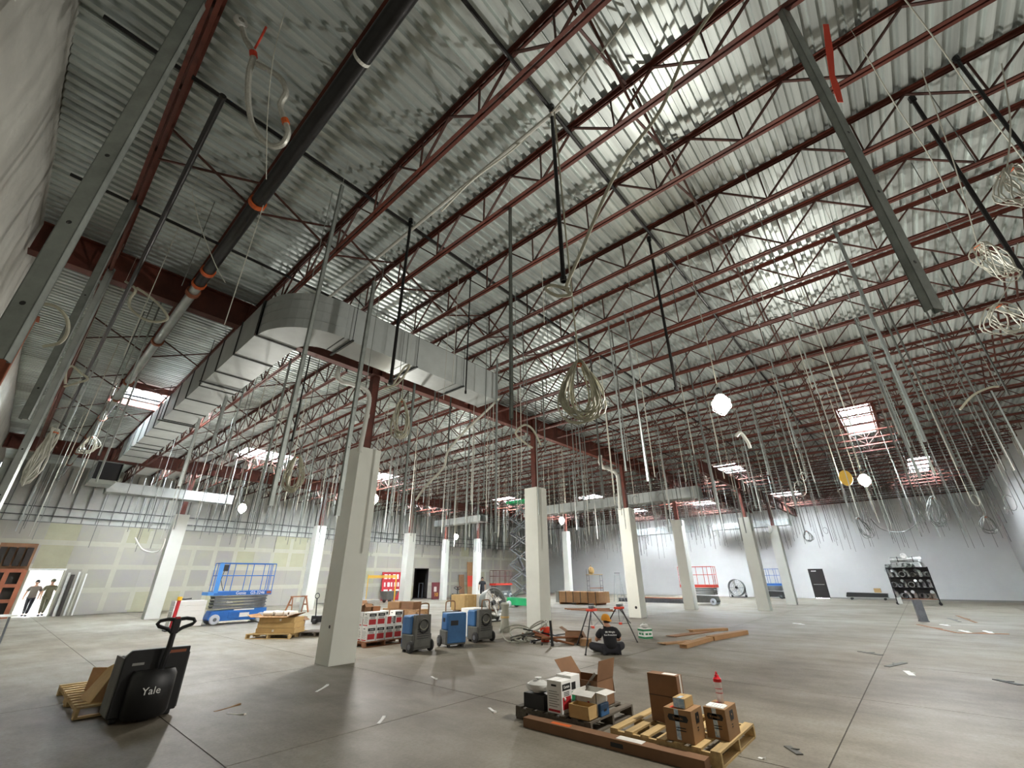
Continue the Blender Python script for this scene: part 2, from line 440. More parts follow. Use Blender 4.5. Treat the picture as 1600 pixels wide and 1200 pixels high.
for j in range(42):
    y = Y0 + .96 * j; u = X0 - .2; holes = sorted((s0, s1) for s0, s1, row, nr in SKY_AND_FILL if row <= j < row + nr)
    for s0, s1 in holes + [(X1 + .3, 0)]:
        MB().box(u, s0, y - .3 if j == 0 else y, y + .96, ZD + .07, ZD + .14).build('added_leak_cover', 'insul', ceiling); u = s1  # unseen cover added to stop daylight leaking between the deck sheets
for n, (s0, s1, row, nr) in enumerate(SKY_AND_FILL):
    y = Y0 + .96 * row; wn = sroot('skylight_or_fill_%d' % (n + 1)); y2 = y + .96 * nr
    MB().box(s0 - .06, s0, y - .06, y2 + .06, ZD, ZD + .45).box(s1, s1 + .06, y - .06, y2 + .06, ZD, ZD + .45).box(s0, s1, y - .06, y, ZD, ZD + .45).box(s0, s1, y2, y2 + .06, ZD, ZD + .45).build('skylight_or_fill_curb', 'wall_white', wn)
    pn = MB()
    for i in range(7):
        for j in range(5):
            u, v = i / 6, j / 4
            pn.v.append((s0 + (s1 - s0) * u, y + .96 * nr * v, ZD + .45 + .3 * math.sin(PI * u) * math.sin(PI * v)))
    for i in range(6):
        for j in range(4):
            a = i * 5 + j; pn.f.append((a, a + 5, a + 6, a + 1))
    pn.build('skylight_or_fill_dome', 'pane', wn, smooth=True)
    for yy in (y - .1, y2 + .1):
        if n < 2: MB().box(s0 - .3, s1 + .3, yy - .05, yy + .05, 7.5, 7.7).build('skylight_trimmer', 'red_oxide', wn)

# ------------------------------------------------------------------ steel: joists, girders, columns
JX = [-0.27 + 1.315 * k for k in range(35)]
ZT, ZB = 7.70, 7.09
def angle_pair(L, y0, up):
    m = MB()
    for s in (-1, 1):
        x0 = s * .012
        if up: pts = [(x0, y0, ZT + .045), (s * .062, y0, ZT + .045), (s * .062, y0, ZT + .037), (s * .02, y0, ZT + .037), (s * .02, y0, ZT - .01), (x0, y0, ZT - .01)]
        else: pts = [(x0, y0, ZB - .03), (s * .056, y0, ZB - .03), (s * .056, y0, ZB - .022), (s * .02, y0, ZB - .022), (s * .02, y0, ZB + .022), (x0, y0, ZB + .022)]
        m.prism(pts, (0, L, 0))
    return m
BAYS = [(Y0 + .02, 10.3, 10, 'in the bay nearest the camera'), (10.3, 28.5, 9, 'in the wide middle bay'), (28.5, 34.98, 0, 'in the narrow bay along the drywall wall')]
for bi, (ya, yb, near_n, where) in enumerate(BAYS):
    L = yb - ya; n = max(2, round((L - .7) / 1.22)); p = (L - .7) / n
    top_me = angle_pair(L - .02, .01, True).mesh('top_chord', 'red_oxide'); bot_me = angle_pair(L - .7, .35, False).mesh('bottom_chord', 'red_oxide')
    dl = MB().bar((0, 0, ZB), (0, p / 2, ZT), .02, .034, up=(1, 0, 0)).mesh('web_bar', 'red_dark')
    dr = MB().bar((0, 0, ZB), (0, -p / 2, ZT), .02, .034, up=(1, 0, 0)).mesh('web_bar', 'red_dark')
    vt = MB().bar((0, 0, ZB), (0, 0, ZT), .018, .026, up=(1, 0, 0)).mesh('web_bar', 'red_dark')
    allw = MB()
    for i in range(n + 1):
        y = .35 + i * p
        if i < n: allw.bar((0, y, ZB), (0, y + p / 2, ZT), .02, .034, up=(1, 0, 0))
        if i > 0: allw.bar((0, y, ZB), (0, y - p / 2, ZT), .02, .034, up=(1, 0, 0))
        allw.bar((0, y, ZB), (0, y, ZT), .018, .026, up=(1, 0, 0))
    all_me = allw.mesh('web', 'red_dark')
    for k, x in enumerate(JX):
        if bi == 2 and k < 0: continue
        lbj = 'red steel open-web roof joist ' + where
        if k < (16, 12, 6)[bi]: lbj = ORD[k] + ' red roof joist from the left wall, ' + where
        else: lbj = 'red roof joist far from the left wall, ' + where
        jt = thing('steel_joist', lbj, 'joist', (x, ya, 0), 0, 'roof joists ' + where)
        inst('top_chord', top_me, jt); inst('bottom_chord', bot_me, jt)
        if k < near_n:
            for i in range(n + 1):
                y = .35 + i * p
                if i < n: inst('web_bar', dl, jt, (0, y, 0))
                if i > 0: inst('web_bar', dr, jt, (0, y, 0))
                inst('web_bar', vt, jt, (0, y, 0))
        else: inst('web', all_me, jt)
def girder(xa, xb, y, z0, z1, label, group, m='red_oxide'):
    g = thing('steel_girder', label, 'girder', ((xa + xb) / 2, y, z0), 0, group); h = z1 - z0; l = (xb - xa) / 2 - .005
    MB().box(-l, l, -.11, .11, 0, .022).build('bottom_flange', m, g); MB().box(-l, l, -.11, .11, h - .022, h).build('top_flange', m, g)
    MB().box(-l, l, -.008, .008, .022, h - .022).build('girder_web', m, g)
    for x in (-l + .15, 0, l - .15): MB().box(x - .008, x + .008, -.1, .1, .022, h - .022).build('stiffener_plate', m, g)
    return g
GX = [X0 + .03, 5.7, 13.05, 20.4, 27.0, 34.4, 41.7, X1]
for i in range(7):
    girder(GX[i], GX[i + 1], 10.3, 7.03, 7.68, ORD[i] + ' length of deep red girder from the left wall, over the nearest columns', 'girders over the nearest column line')
GX2 = [X0 + .03, 5.85, 13.4, 20.5, 27.7, 35, 42.3, X1]
for i in range(7):
    girder(GX2[i], GX2[i + 1], 28.5, 7.03, 7.68, ORD[i] + ' length of red girder from the left wall, over the far columns', 'girders over the far column line')
girder(22, 34.9, 6.82, 6.42, 7.02, 'lower red girder in front of the white back wall', 'low girders on the right'); girder(34.9, X1, 6.82, 6.42, 7.02, 'lower red girder running into the white back wall', 'low girders on the right')
def column(x, y, ztop, label, s=.6, wrap=4.83):
    c = thing('column', label, 'column', (x, y, 0))
    MB().box(-s / 2, s / 2, -s / 2, s / 2, 0, wrap).build('drywall_wrap', 'col_white', c, bev=.006)
    MB().box(-.1, .1, -.1, .1, wrap, ztop).build('steel_post', 'red_oxide', c)
    MB().box(-.2, .2, -.2, .2, ztop - .02, ztop).build('cap_plate', 'red_oxide', c)
    return c
cbig = column(5.7, 10.3, 7.03, 'nearest and largest white boxed column, beside the stacked white boxes', .62)
MB().cyl((-.314, -.12, .73), (-.31, -.12, .73), .035, 12).build('socket_hole', 'black', cbig)
column(13.05, 10.3, 7.03, 'white column behind the debris pile, right of the green scissor lift')
c3 = column(20.4, 10.3, 7.03, 'white column right behind the tripods, with a black hole low down')
MB().cyl((-.31, -.1, .42), (-.3, -.1, .42), .06, 12).build('socket_hole', 'black', c3)
column(27.0, 10.3, 7.03, 'white column left of the dark scissor lift with red rails', .58)
column(28.6, 6.9, 6.42, 'leaning-looking white column right of the far drum fan', .6)
column(34.9, 6.75, 6.42, 'thin white column beside the black door, rightmost of all', .55)
column(5.85, 28.5, 7.03, 'white column left of the blue scissor lift')
column(13.4, 28.5, 7.03, 'white column between the blue lift and the nearest column')
column(20.5, 28.5, 7.03, 'white column left of the dark doorway, by the yellow scaffold', .62)
column(26.2, 31.0, 7.06, 'thin white column right of the dark doorway', .45)
column(27.7, 28.5, 7.03, 'thin white column just left of the standing worker', .5)
column(31.0, 21.35, 7.06, 'thin bluish white column behind the strapped crate', .47, 5.18)
# cross bridging between joists
for bi, rows in enumerate(((6.4, 1.1, -3.2), (13.7, 17.2, 20.8, 24.6))):
    for y in rows:
        for k in range(15 if bi == 0 else 12):
            a, b = JX[k], JX[k + 1]
            br = thing('cross_bracing', 'crossed red bracing bars between joists ' + BAYS[bi][3], 'bracing', ((a + b) / 2, y, 7.1), 0, 'cross bracing ' + BAYS[bi][3])
            h = (b - a) / 2 - .06
            MB().bar((-h, -.02, .58), (h, -.02, 0), .028, .028).build('brace_bar', 'red_dark', br)
            MB().bar((-h, .02, 0), (h, .02, .58), .028, .028).build('brace_bar', 'red_dark', br)
# ================================================================== overhead things
def catmull(pts, k=5):
    pts = [Vector(p) for p in pts]; out = []
    for i in range(len(pts) - 1):
        a, b, c, d = pts[max(i - 1, 0)], pts[i], pts[i + 1], pts[min(i + 2, len(pts) - 1)]
        for j in range(k):
            t = j / k; out.append(.5 * ((2 * b) + (c - a) * t + (2 * a - 5 * b + 4 * c - d) * t * t + (3 * b - a - 3 * c + d) * t ** 3))
    out.append(pts[-1]); return out
def drop(px, py, py1, ztop=7.1):          # where a plumb thing hangs and how far down it reaches
    p = P(px, py, ztop); lo, hi = 0.2, ztop
    for _ in range(40):
        m = (lo + hi) / 2
        if proj((p.x, p.y, m))[1] > py1: lo = m
        else: hi = m
    return p.x, p.y, lo, ztop

# work lamps
LAMPS = [((6.44, 1.52, 4.05), 'nearest bright work lamp hanging on the right'), ((14.5, .43, 4.0), 'bright work lamp beside the yellow tag, near the white wall'),
         ((7.3, 12.2, 4.0), 'bright work lamp just right of the nearest column'), ((5.2, 17.2, 4.0), 'bright work lamp above the blue scissor lift'),
         ((16.0, 11.2, 4.0), 'bright work lamp right of the column behind the debris pile'), ((18.1, 20.5, 4.0), 'small bright work lamp under the short pale duct')]
for p, lb in LAMPS:
    t = thing('work_lamp', lb, 'lamp', p, 0, 'hanging work lamps')
    MB().lathe([(.0, -.16), (.07, -.14), (.115, -.06), (.115, .02), (.06, .1), (.0, .11)], n=16).build('bulb', 'bulb', t, smooth=True)
    MB().lathe([(.035, .11), (.045, .12), (.045, .2), (.02, .24), (0, .24)], n=12).build('socket', 'black', t)
    MB().cyl((0, 0, .24), (0, 0, 7.05 - p[2]), .007, 6).build('cord', 'wire_white', t)
    for k in range(4):
        a = k * PI / 2
        MB().tube([(.045 * math.cos(a), .045 * math.sin(a), .13), (.13 * math.cos(a), .13 * math.sin(a), .02), (.13 * math.cos(a), .13 * math.sin(a), -.1), (.02 * math.cos(a), .02 * math.sin(a), -.2)], .003, 4).build('guard_wire', 'galv_dull', t)
    ld = bpy.data.lights.new('work_lamp_light', 'POINT'); ld.energy = LAMP_W; ld.shadow_soft_size = .09; ld.color = (1, .98, .95)
    lo_ = bpy.data.objects.new('lamp_light', ld); COL.objects.link(lo_); lo_.parent = t; lo_.location = (0, 0, -.24)

# main duct with its bend
dz0, dz1 = 6.0, 6.78
duct = thing('air_duct', 'large galvanised rectangular duct bending under the roof beside the nearest column', 'duct', (3.2, 8.35, dz0))
DX = lambda x: x - 3.2
DY = lambda y: y - 8.35
H_ = dz1 - dz0
def duct_box(x0, x1, y0, y1, axis, m='galv_duct', z0=0, z1=None):
    z1 = H_ if z1 is None else z1; b = MB(); t = .003
    vs = [(x0, y0, z0), (x1, y0, z0), (x1, y1, z0), (x0, y1, z0), (x0, y0, z1), (x1, y0, z1), (x1, y1, z1), (x0, y1, z1)]
    f = [(3, 2, 1, 0), (4, 5, 6, 7)] + ([(0, 1, 5, 4), (2, 3, 7, 6)] if axis == 'x' else [(1, 2, 6, 5), (3, 0, 4, 7)])
    return b.add(vs, f)
def flange(x0, x1, y0, y1, z0, z1, axis, at, w=.014, e=.014):
    b = MB()
    if axis == 'x':
        b.box(at - w, at + w, y0 - e, y1 + e, z0 - e, z0).box(at - w, at + w, y0 - e, y1 + e, z1, z1 + e).box(at - w, at + w, y0 - e, y0, z0, z1).box(at - w, at + w, y1, y1 + e, z0, z1)
    else:
        b.box(x0 - e, x1 + e, at - w, at + w, z0 - e, z0).box(x0 - e, x1 + e, at - w, at + w, z1, z1 + e).box(x0 - e, x0, at - w, at + w, z0, z1).box(x1, x1 + e, at - w, at + w, z0, z1)
    return b
ya, yb, xa, xb = -1.15, -.45, -1.2, -.45
for i in range(3):
    u, v = 0 + 4.36 / 3 * i, 4.36 / 3 * (i + 1)
    duct_box(u, v, ya, yb, 'x').build('duct_section', 'galv_duct', duct)
    flange(u, v, ya, yb, 0, H_, 'x', u, .008, .008).build('duct_seam', 'galv_dull' if i else 'seam', duct)
flange(0, 1, ya, yb, 0, H_, 'x', 4.33, .03, .012).build('end_collar', 'galv', duct)
for i in range(12):
    u, v = 14.1 / 12 * i, 14.1 / 12 * (i + 1)
    duct_box(xa, xb, u, v, 'y').build('duct_section', 'galv_duct', duct)
    flange(xa, xb, u, v, 0, H_, 'y', u, .017, .02).build('duct_seam', 'seam', duct)
# bend
be = MB(); N = 12
for i in range(N + 1):
    a = PI + (PI / 2) * i / N
    for r_ in (.45, 1.17):
        for z in (0, H_): be.v.append((r_ * math.cos(a), r_ * math.sin(a), z))
for i in range(N):
    a, b = 4 * i, 4 * (i + 1)
    be.f += [(a, b, b + 1, a + 1), (a + 2, a + 3, b + 3, b + 2), (a, a + 2, b + 2, b), (a + 1, b + 1, b + 3, a + 3)]
be.build('duct_bend', 'galv_duct', duct)
for z in (.2, .42, .62):
    MB().tube([(1.175 * math.cos(PI + PI / 2 * i / N), 1.175 * math.sin(PI + PI / 2 * i / N), z) for i in range(N + 1)], .007, 5).build('bend_rib', 'galv', duct)
for x, y, ax in ((3.35, 7.55, 'x'), (4.9, 7.55, 'x'), (6.3, 7.55, 'x'), (2.37, 11.5, 'y'), (2.37, 15.5, 'y'), (2.37, 19.5, 'y')):
    h = thing('duct_hanger', 'black rods and strut carrying the big bent duct', 'hanger', (x, y, dz0 - .06), 0, 'hangers of the big duct')
    d = (0, .45) if ax == 'x' else (.47, 0)
    MB().bar((-d[0], -d[1], .03), (d[0], d[1], .03), .041, .03).build('strut_channel', 'seam', h)
    for s in (-1, 1): MB().cyl((d[0] * s * .93, d[1] * s * .93, 0), (d[0] * s * .93, d[1] * s * .93, 1.16), .007, 6).build('threaded_rod', 'black', h)

def plain_duct(label, x0, x1, y0, y1, z0, z1, axis, n, openend=True):
    d = thing('air_duct', label, 'duct', ((x0 + x1) / 2, (y0 + y1) / 2, z0)); cx, cy = (x0 + x1) / 2, (y0 + y1) / 2; h = z1 - z0
    for i in range(n):
        if axis == 'x':
            u, v = x0 + (x1 - x0) * i / n - cx, x0 + (x1 - x0) * (i + 1) / n - cx
            duct_box(u, v, y0 - cy, y1 - cy, 'x', z1=h).build('duct_section', 'galv_duct', d); flange(u, v, y0 - cy, y1 - cy, 0, h, 'x', u + .01, .012, .012).build('duct_seam', 'galv_dull', d)
        else:
            u, v = y0 + (y1 - y0) * i / n - cy, y0 + (y1 - y0) * (i + 1) / n - cy
            duct_box(x0 - cx, x1 - cx, u, v, 'y', z1=h).build('duct_section', 'galv_duct', d); flange(x0 - cx, x1 - cx, u, v, 0, h, 'y', u + .01, .012, .012).build('duct_seam', 'galv_dull', d)
    for k in (-1, 1):
        for s in (-1, 1):
            if axis == 'x': a = (k * (x1 - x0) * .35, s * (y1 - y0) / 2, 0)
            else: a = (s * (x1 - x0) / 2, k * (y1 - y0) * .35, 0)
            MB().cyl(a, (a[0], a[1], 7.05 - z0), .008, 5).build('hanger_rod', 'black', d)
    return d
plain_duct('long pale duct crossing behind the white columns right of the green lift', 23.3, 24.0, 7.6, 19.5, 5.5, 6.05, 'y', 9)
plain_duct('bluish duct piece above the blue scissor lift', 2.4, 7.6, 27.0, 27.75, 5.42, 5.88, 'x', 4)
plain_duct('short pale duct above the dark doorway and yellow scaffold', 21.0, 21.7, 21.4, 26.3, 5.2, 5.62, 'y', 4)
od = plain_duct('dark open-ended duct piece beyond the end of the big duct', 1.62, 2.45, 24.6, 26.9, 5.55, 6.3, 'y', 2)
MB().box(-.41, .41, -1.0, -.98, .005, .745).build('painted_inner_shade', 'black_matte', od)  # black sheet standing in for the shade inside the open duct
plain_duct('pale duct close to the white back wall', 43.6, 44.3, 7.2, 13.5, 5.6, 6.1, 'y', 4)
plain_duct('grey duct stub high on the white wall behind the crate', 42.5, 43.1, 15, 21, 5.5, 6.1, 'y', 3)

# sprinkler mains
bp = thing('sprinkler_pipe', 'thick black main pipe running under the roof at upper left', 'pipe', (.97, 0, 6.88))
MB().cyl((0, -4.9, 0), (0, 8.9, 0), .095, 18).build('pipe_run', 'black_pipe', bp, smooth=True)
MB().cyl((0, 2.98, 0), (0, 3.02, 0), .099, 18).build('white_band', 'white_pvc', bp)
for y in (5.95, 8.3, 8.85): MB().lathe([(.097, y - .04), (.118, y - .04), (.118, y + .04), (.097, y + .04)], axis='y', n=16).build('pipe_coupling', 'orange', bp)
gp = thing('sprinkler_pipe', 'thick galvanised main pipe continuing the black one past the girder', 'pipe', (.97, 9, 6.88))
MB().cyl((0, -.05, 0), (0, 25.9, 0), .085, 18).build('pipe_run', 'galv', gp, smooth=True)
for y in (.25, 3.1, 6.5, 8.3, 11, 14.2, 17.5, 20.5): MB().lathe([(.087, y - .05), (.12, y - .05), (.12, y + .05), (.087, y + .05)], axis='y', n=16).build('pipe_coupling', 'rust', gp)
for y in (1.2, 4.5, 10, 15, 20): MB().cyl((0, y, .08), (0, y, .8), .008, 6).build('hanger_rod', 'black', gp)
tag(MB().cyl((0, 0, 0), (0, 28, 0), .036, 10).build('branch_pipe', 'black_pipe', None, (.1, 4.6, 6.9), smooth=True), 'thin black branch pipe left of the thick main pipe', 'pipe')
for y, lb in ((2.05, 'black conduit across the roof passing above the cable coil'), (5.27, 'black conduit across the roof near the upper left hook'), (8.42, 'black conduit across the roof next to the first girder')):
    tag(MB().cyl((0, 0, 0), (31, 0, 0), .028, 8).build('roof_conduit', 'black_pipe', None, (-1.1, y, 7.62)), lb, 'conduit', 'conduits across the roof')
tag(MB().cyl((0, 0, 0), (0, 7.5, 0), .03, 8).build('roof_conduit', 'white_pvc', None, (3.2, 1.9, 7.52)), 'white conduit along a joist above the duct bend', 'conduit')
# plumb black drops
for px, py, y1, r_, lb in ((641, 352, 600, .026, 'black drop pipe hanging in front of the big duct'), (1015, 380, 610, .026, 'black drop pipe left of the nearest lamp'),
                        (1430, 162, 585, .024, 'long black drop pipe at right, from roof towards the wire coils'), (862, 176, 440, .026, 'black drop pipe that the cable coil hangs beside'),
                        (1500, 100, 420, .02, 'black drop pipe nearest the right edge of the picture'), (735, 440, 615, .014, 'thin black rod right of the duct hangers'), (487, 545, 690, .02, 'black rod under the duct bend')):
    x, y, zb, zt = drop(px, py, y1, 7.6); zt = 7.74
    t = thing('drop_pipe', lb, 'pipe', (x, y, zb), 0, 'black drop pipes')
    MB().cyl((0, 0, 0), (0, 0, zt - zb), r_, 8).build('pipe_run', 'black_pipe', t, smooth=True)
    MB().cyl((0, 0, zt - zb - .08), (0, 0, zt - zb), r_ * 1.7, 8).build('pipe_cap', 'black_pipe', t)
    MB().cyl((0, 0, 0), (0, 0, .06), r_ * 1.5, 8).build('pipe_cap', 'black_pipe', t)

# hanging steel studs
def c_stud(h, w, m):
    d = w * .55; s = MB(); t = .006
    s.box(-w / 2, w / 2, -d / 2, -d / 2 + t, 0, h).box(-w / 2, -w / 2 + t, -d / 2, d / 2, 0, h).box(w / 2 - t, w / 2, -d / 2, d / 2, 0, h)
    s.box(-w / 2, -w / 2 + d * .35, d / 2 - t, d / 2, 0, h).box(w / 2 - d * .35, w / 2, d / 2 - t, d / 2, 0, h); return s
STUDS = [(797, 322, 655, .075, 'galv_dull', .9, 'grey steel stud hanging plumb right of the big duct end'), (975, 486, 752, .055, 'galv', .6, 'pale stud hanging left of the nearest lamp'),
         (1087, 622, 778, .05, 'galv', .6, 'pale stud hanging just below left of the nearest lamp'), (1222, 15, 486, .1, 'galv_dull', -.6, 'widest steel stud hanging at upper right'),
         (1300, 350, 690, .055, 'galv', .3, 'long shiny stud hanging right of the nearest lamp'), (1336, 498, 748, .06, 'galv', .3, 'shorter shiny stud beside the long shiny one'),
         (312, 0, 562, .12, 'galv_dull', -.5, 'wide grey stud hanging along the rough left wall'), (211, 310, 655, .085, 'galv_dull', -.4, 'grey stud hanging just right of the wide one at left'),
         (175, 420, 900, .1, 'galv', -.6, 'pale perforated stud at the lower left edge'), (585, 440, 806, .075, 'galv_dull', .2, 'grey stud hanging in front of the nearest column'),
         (535, 290, 790, .05, 'galv_dull', .2, 'thin grey stud crossing the duct bend'), (652, 560, 842, .06, 'galv_dull', .1, 'stud hanging below the big duct, right of the nearest column'),
         (777, 560, 832, .055, 'galv', .3, 'white shiny stud touching the end of the big duct'), (903, 660, 845, .05, 'galv', .3, 'stud hanging below the big cable coil'),
         (1150, 640, 800, .06, 'galv', .3, 'pale stud with a bent scrap at its top'), (735, 640, 860, .05, 'galv_dull', .3, 'grey stud left of the green scissor lift'),
         (372, 560, 700, .07, 'galv', .3, 'bluish stud hanging behind the long duct run'), (330, 600, 760, .07, 'galv', .3, 'bluish stud hanging above the blue duct piece'), (455, 560, 800, .05, 'galv_dull', .3, 'grey stud left of the nearest column')]
for px, py, y1, w_, m, rz, lb in STUDS:
    x, y, zb, zt = drop(px, py, y1, 7.12)
    t = thing('hanging_stud', lb, 'steel stud', (x, y, zb), rz, 'hanging steel studs')
    c_stud(zt - zb, w_, m).build('stud_channel', m, t)
    MB().cyl((0, 0, zt - zb), (0, 0, 7.76 - zb), .003, 5).build('tie_wire', 'wire_white', t)
    for k in range(3): MB().cyl((0, -w_ * .275 - .001, .4 + k * .7), (0, -w_ * .275 + .004, .4 + k * .7), w_ * .14, 8).build('punch_hole', 'black', t)

# hanger wires and straps, cut loose when the ceiling came down
rw = random.Random(11)
pts = []
for i in range(36):
    for j in range(32):
        x = .6 + 1.24 * i + rw.uniform(-.45, .45); y = -4.4 + 1.23 * j + rw.uniform(-.45, .45)
        if x > 45 or y > 34.4: continue
        d = math.hypot(x, y)
        if d < 5.5 or rw.random() < .12 or math.hypot(x - 5.5, y - 9.9) < 1.3: continue
        if 1.4 < x < 3.2 and y > 7: continue
        if 2.6 < x < 8 and 6.8 < y < 8.4: continue
        if any(abs(x - cx) < .6 and abs(y - cy) < .6 for cx, cy in ((5.7, 10.3), (13.05, 10.3), (20.4, 10.3), (27, 10.3), (28.6, 6.9), (34.9, 6.75), (5.85, 28.5), (13.4, 28.5), (20.5, 28.5), (26.2, 31), (27.7, 28.5), (31, 21.35))): continue
        if 22.9 < x < 24.4 and 7 < y < 20 or 2.2 < x < 7.8 and 26.8 < y < 28 or 20.7 < x < 22 and 21 < y < 26.6 or 43 < x and 6 < y < 22: continue
        q = proj((x, y, 5))
        if not (-40 < q[0] < 1640): continue
        pts.append((x, y, d))
pts.sort(key=lambda q: q[2])
unit_wire = {m: MB().cyl((0, 0, -1), (0, 0, 0), 1, 5).mesh('wire', m) for m in ('wire_white', 'galv_dull', 'stud')}
unit_strap = {m: MB().box(-.5, .5, -.18, .18, -1, 0).box(-.5, -.4, -.5, .5, -1, 0).mesh('strap', m) for m in ('galv', 'stud', 'galv_dull')}
nw_, ns_ = 0, 0; rest = MB()
for x, y, d in pts:
    strap = rw.random() < (.12 if d < 9 else .42)
    L = rw.uniform(2.3, 3.9) if d > 9 else rw.uniform(.8, 3.0)
    if rw.random() < .12: L *= .5
    rz = rw.uniform(0, 6.3); tx, ty = rw.uniform(-.02, .02), rw.uniform(-.02, .02)
    if strap and ns_ < 150:
        ns_ += 1; m = rw.choice(('galv', 'stud', 'stud', 'galv_dull'))
        o = inst('hanger_strap', unit_strap[m], None, (x, y, 7.76), (0, 0, rz), (.042, .03, L + .66)); tag(o, 'narrow steel strap hanging loose below the roof joists', 'strap', 'loose ceiling straps')
    elif not strap and nw_ < 240:
        nw_ += 1; m = rw.choice(('wire_white', 'galv_dull', 'stud')) if d < 14 else rw.choice(('galv_dull', 'stud', 'wire_white'))
        r_ = .006 if d < 9 else .011
        if proj((x, y, 4))[0] > 900 and d > 13 and rw.random() < .4:
            e = rw.uniform(.08, .16); zz = -L; sg = rw.choice((-1, 1)); c_, s_ = math.cos(.85), -math.sin(.85)
            loop = [(0, 0, .61), (0, 0, zz + .02)] + [(sg * e * (1 - math.cos(a)) * c_, sg * e * (1 - math.cos(a)) * s_, zz - e * math.sin(a) * 1.3) for a in [i * .55 for i in range(1, 11)]]
            o = MB().tube(loop, .008, 5).build('hanger_wire', m, None, (x, y, 7.14)); tag(o, 'steel hanger wire with a curled lower end under the roof', 'wire', 'curled ceiling wires'); continue
        o = inst('hanger_wire', unit_wire[m], None, (x, y, 7.76), (0, 0, rz), (r_, r_, L + .6)); tag(o, 'thin steel hanger wire dangling from the roof joists', 'wire', 'loose ceiling wires')
    else: rest.box(x - .014, x + .014, y - .01, y + .01, 7.1 - L, 7.1)
ro = rest.build('hanger_wires', 'stud'); ro['kind'] = 'stuff'; tag(ro, 'dense field of loose hangers far back under the roof', 'wires')

# cables, coils and flexible conduit
def coil(label, px, py, depth, w_, h, n, r_, m='cable', tilt=0.0, seed=1, top=None):
    rc = random.Random(seed); c = PD(px, py, depth)
    rgt = Vector((CAM_R.x, CAM_R.y, 0)).normalized(); fw = Vector((-rgt.y, rgt.x, 0))
    t = thing('cable_coil', label, 'cable', c - Vector((0, 0, h / 2)))
    b = MB()
    for k in range(n):
        ww = w_ * rc.uniform(.45, 1) / 2; hh = h * rc.uniform(.8, 1.0); off = rc.uniform(-.06, .06); sk = rc.uniform(-.05, .05) * w_ * 4
        ring = []
        for i in range(18):
            a = 2 * PI * i / 18; s = math.sin(a / 2) ** 1.3 if True else 1
            zz = h - hh * (1 - math.cos(a)) / 2 * 1.0
            xx = ww * math.sin(a) * (0.35 + .65 * (1 - math.cos(a)) / 2) * 1.5 + tilt * (zz - h) + sk * (h - zz) / h
            ring.append(rgt * xx + fw * (off + .03 * math.sin(3 * a + k)) + Vector((0, 0, zz)))
        b.tube(ring, r_, 5, True)
    b.build('cable_loops', m, t, smooth=True)
    ringt = [rgt * (.03 * math.cos(a)) + fw * (.05 * math.sin(a)) + Vector((0, 0, h * .93)) for a in [2 * PI * i / 10 for i in range(10)]]
    MB().tube(ringt, r_ * .8, 5, True).build('cable_tie', 'orange', t)
    if not top: MB().cyl((0, 0, h * .95), (0, 0, 7.76 - t.location.z), .003, 5).build('tie_wire', 'wire_white', t)
    if top:
        q = P(top[0], top[1], 7.1) - t.location
        MB().tube(catmull([Vector((0, 0, h * .95)), q * .5 + Vector((0, 0, h * .4)) * .5, q], 4), r_, 5).build('cable_lead', m, t, smooth=True)
    return t
coil('largest beige cable coil, hanging in the middle of the hall', 908, 612, 5.2, .5, .86, 16, .011, seed=4, top=(866, 175))
coil('grey green cable coil right of the nearest column', 626, 655, 8.5, .34, .85, 10, .012, seed=5, top=(632, 560))
coil('grey green cable coil left of the nearest column', 460, 740, 11, .5, 1.0, 10, .013, seed=6)
coil('white wire coil hanging near the right edge, elongated', 1543, 410, 4.6, .3, .5, 8, .006, 'wire_white', tilt=-.35, seed=7, top=(1440, 110))
coil('white wire coil cut by the right edge, upper one', 1592, 295, 3.8, .45, .5, 9, .007, 'wire_white', seed=8, top=(1565, 100))
coil('white wire coil at the right edge, lower round one', 1570, 500, 5, .55, .45, 7, .007, 'wire_white', seed=9, top=(1590, 380))
coil('small white cable coil by the far end of the big duct', 140, 695, 13, .5, .55, 8, .014, 'wire_white', seed=10)
coil('white cable bundle tangled at lower left', 68, 715, 7, .22, 1.0, 6, .014, 'wire_white', tilt=.12, seed=12)
coil('dark wire loops hanging before the white back wall', 1465, 800, 18, .7, 1.3, 7, .014, 'stud', tilt=.2, seed=13)
coil('dark wire loops above the black door', 1345, 825, 20, .7, 1.0, 6, .013, 'stud', tilt=-.3, seed=14)
coil('dark wire loops at the right over the white wall', 1545, 820, 15, .5, .6, 5, .011, 'stud', seed=15)
coil('dark wire loops right of the leaning-looking column', 1262, 838, 24, .6, .6, 5, .012, 'stud', seed=16)
def flex(label, pxs, depth, r_, m='conduit', name='flexible_conduit', cat='conduit', group=None, marks=()):
    ps = [PD(q[0], q[1], q[2] if len(q) > 2 else depth) for q in pxs]; lo = min(ps, key=lambda v: v.z).copy()
    t = thing(name, label, cat, lo, 0, group)
    cp_ = [p - lo for p in catmull(ps, 6)]
    MB().tube(cp_, r_, 8).build('hose_run', m, t, smooth=True)
    hi = max(cp_, key=lambda v: v.z)
    if (hi + lo).z < 7.6: MB().cyl(hi, (hi.x, hi.y, 7.76 - lo.z), .0025, 5).build('tie_wire', 'wire_white', t)
    for i, mm in marks:
        p = cp_[i]; d = (cp_[min(i + 1, len(cp_) - 1)] - cp_[i - 1]).normalized()
        MB().cyl(p - d * .03, p + d * .03, r_ * 1.25, 10).build('tape_band', mm, t)
    return t
hk = flex('white flexible conduit hooked over a wire at upper left', [(376, 30), (383, 60), (396, 85), (389, 115), (388, 160), (397, 200), (420, 226), (440, 226), (450, 208), (446, 190), (438, 165), (447, 145), (440, 125), (424, 112), (402, 100)], 5.0, .034, marks=((12, 'orange_red'), (54, 'orange')))
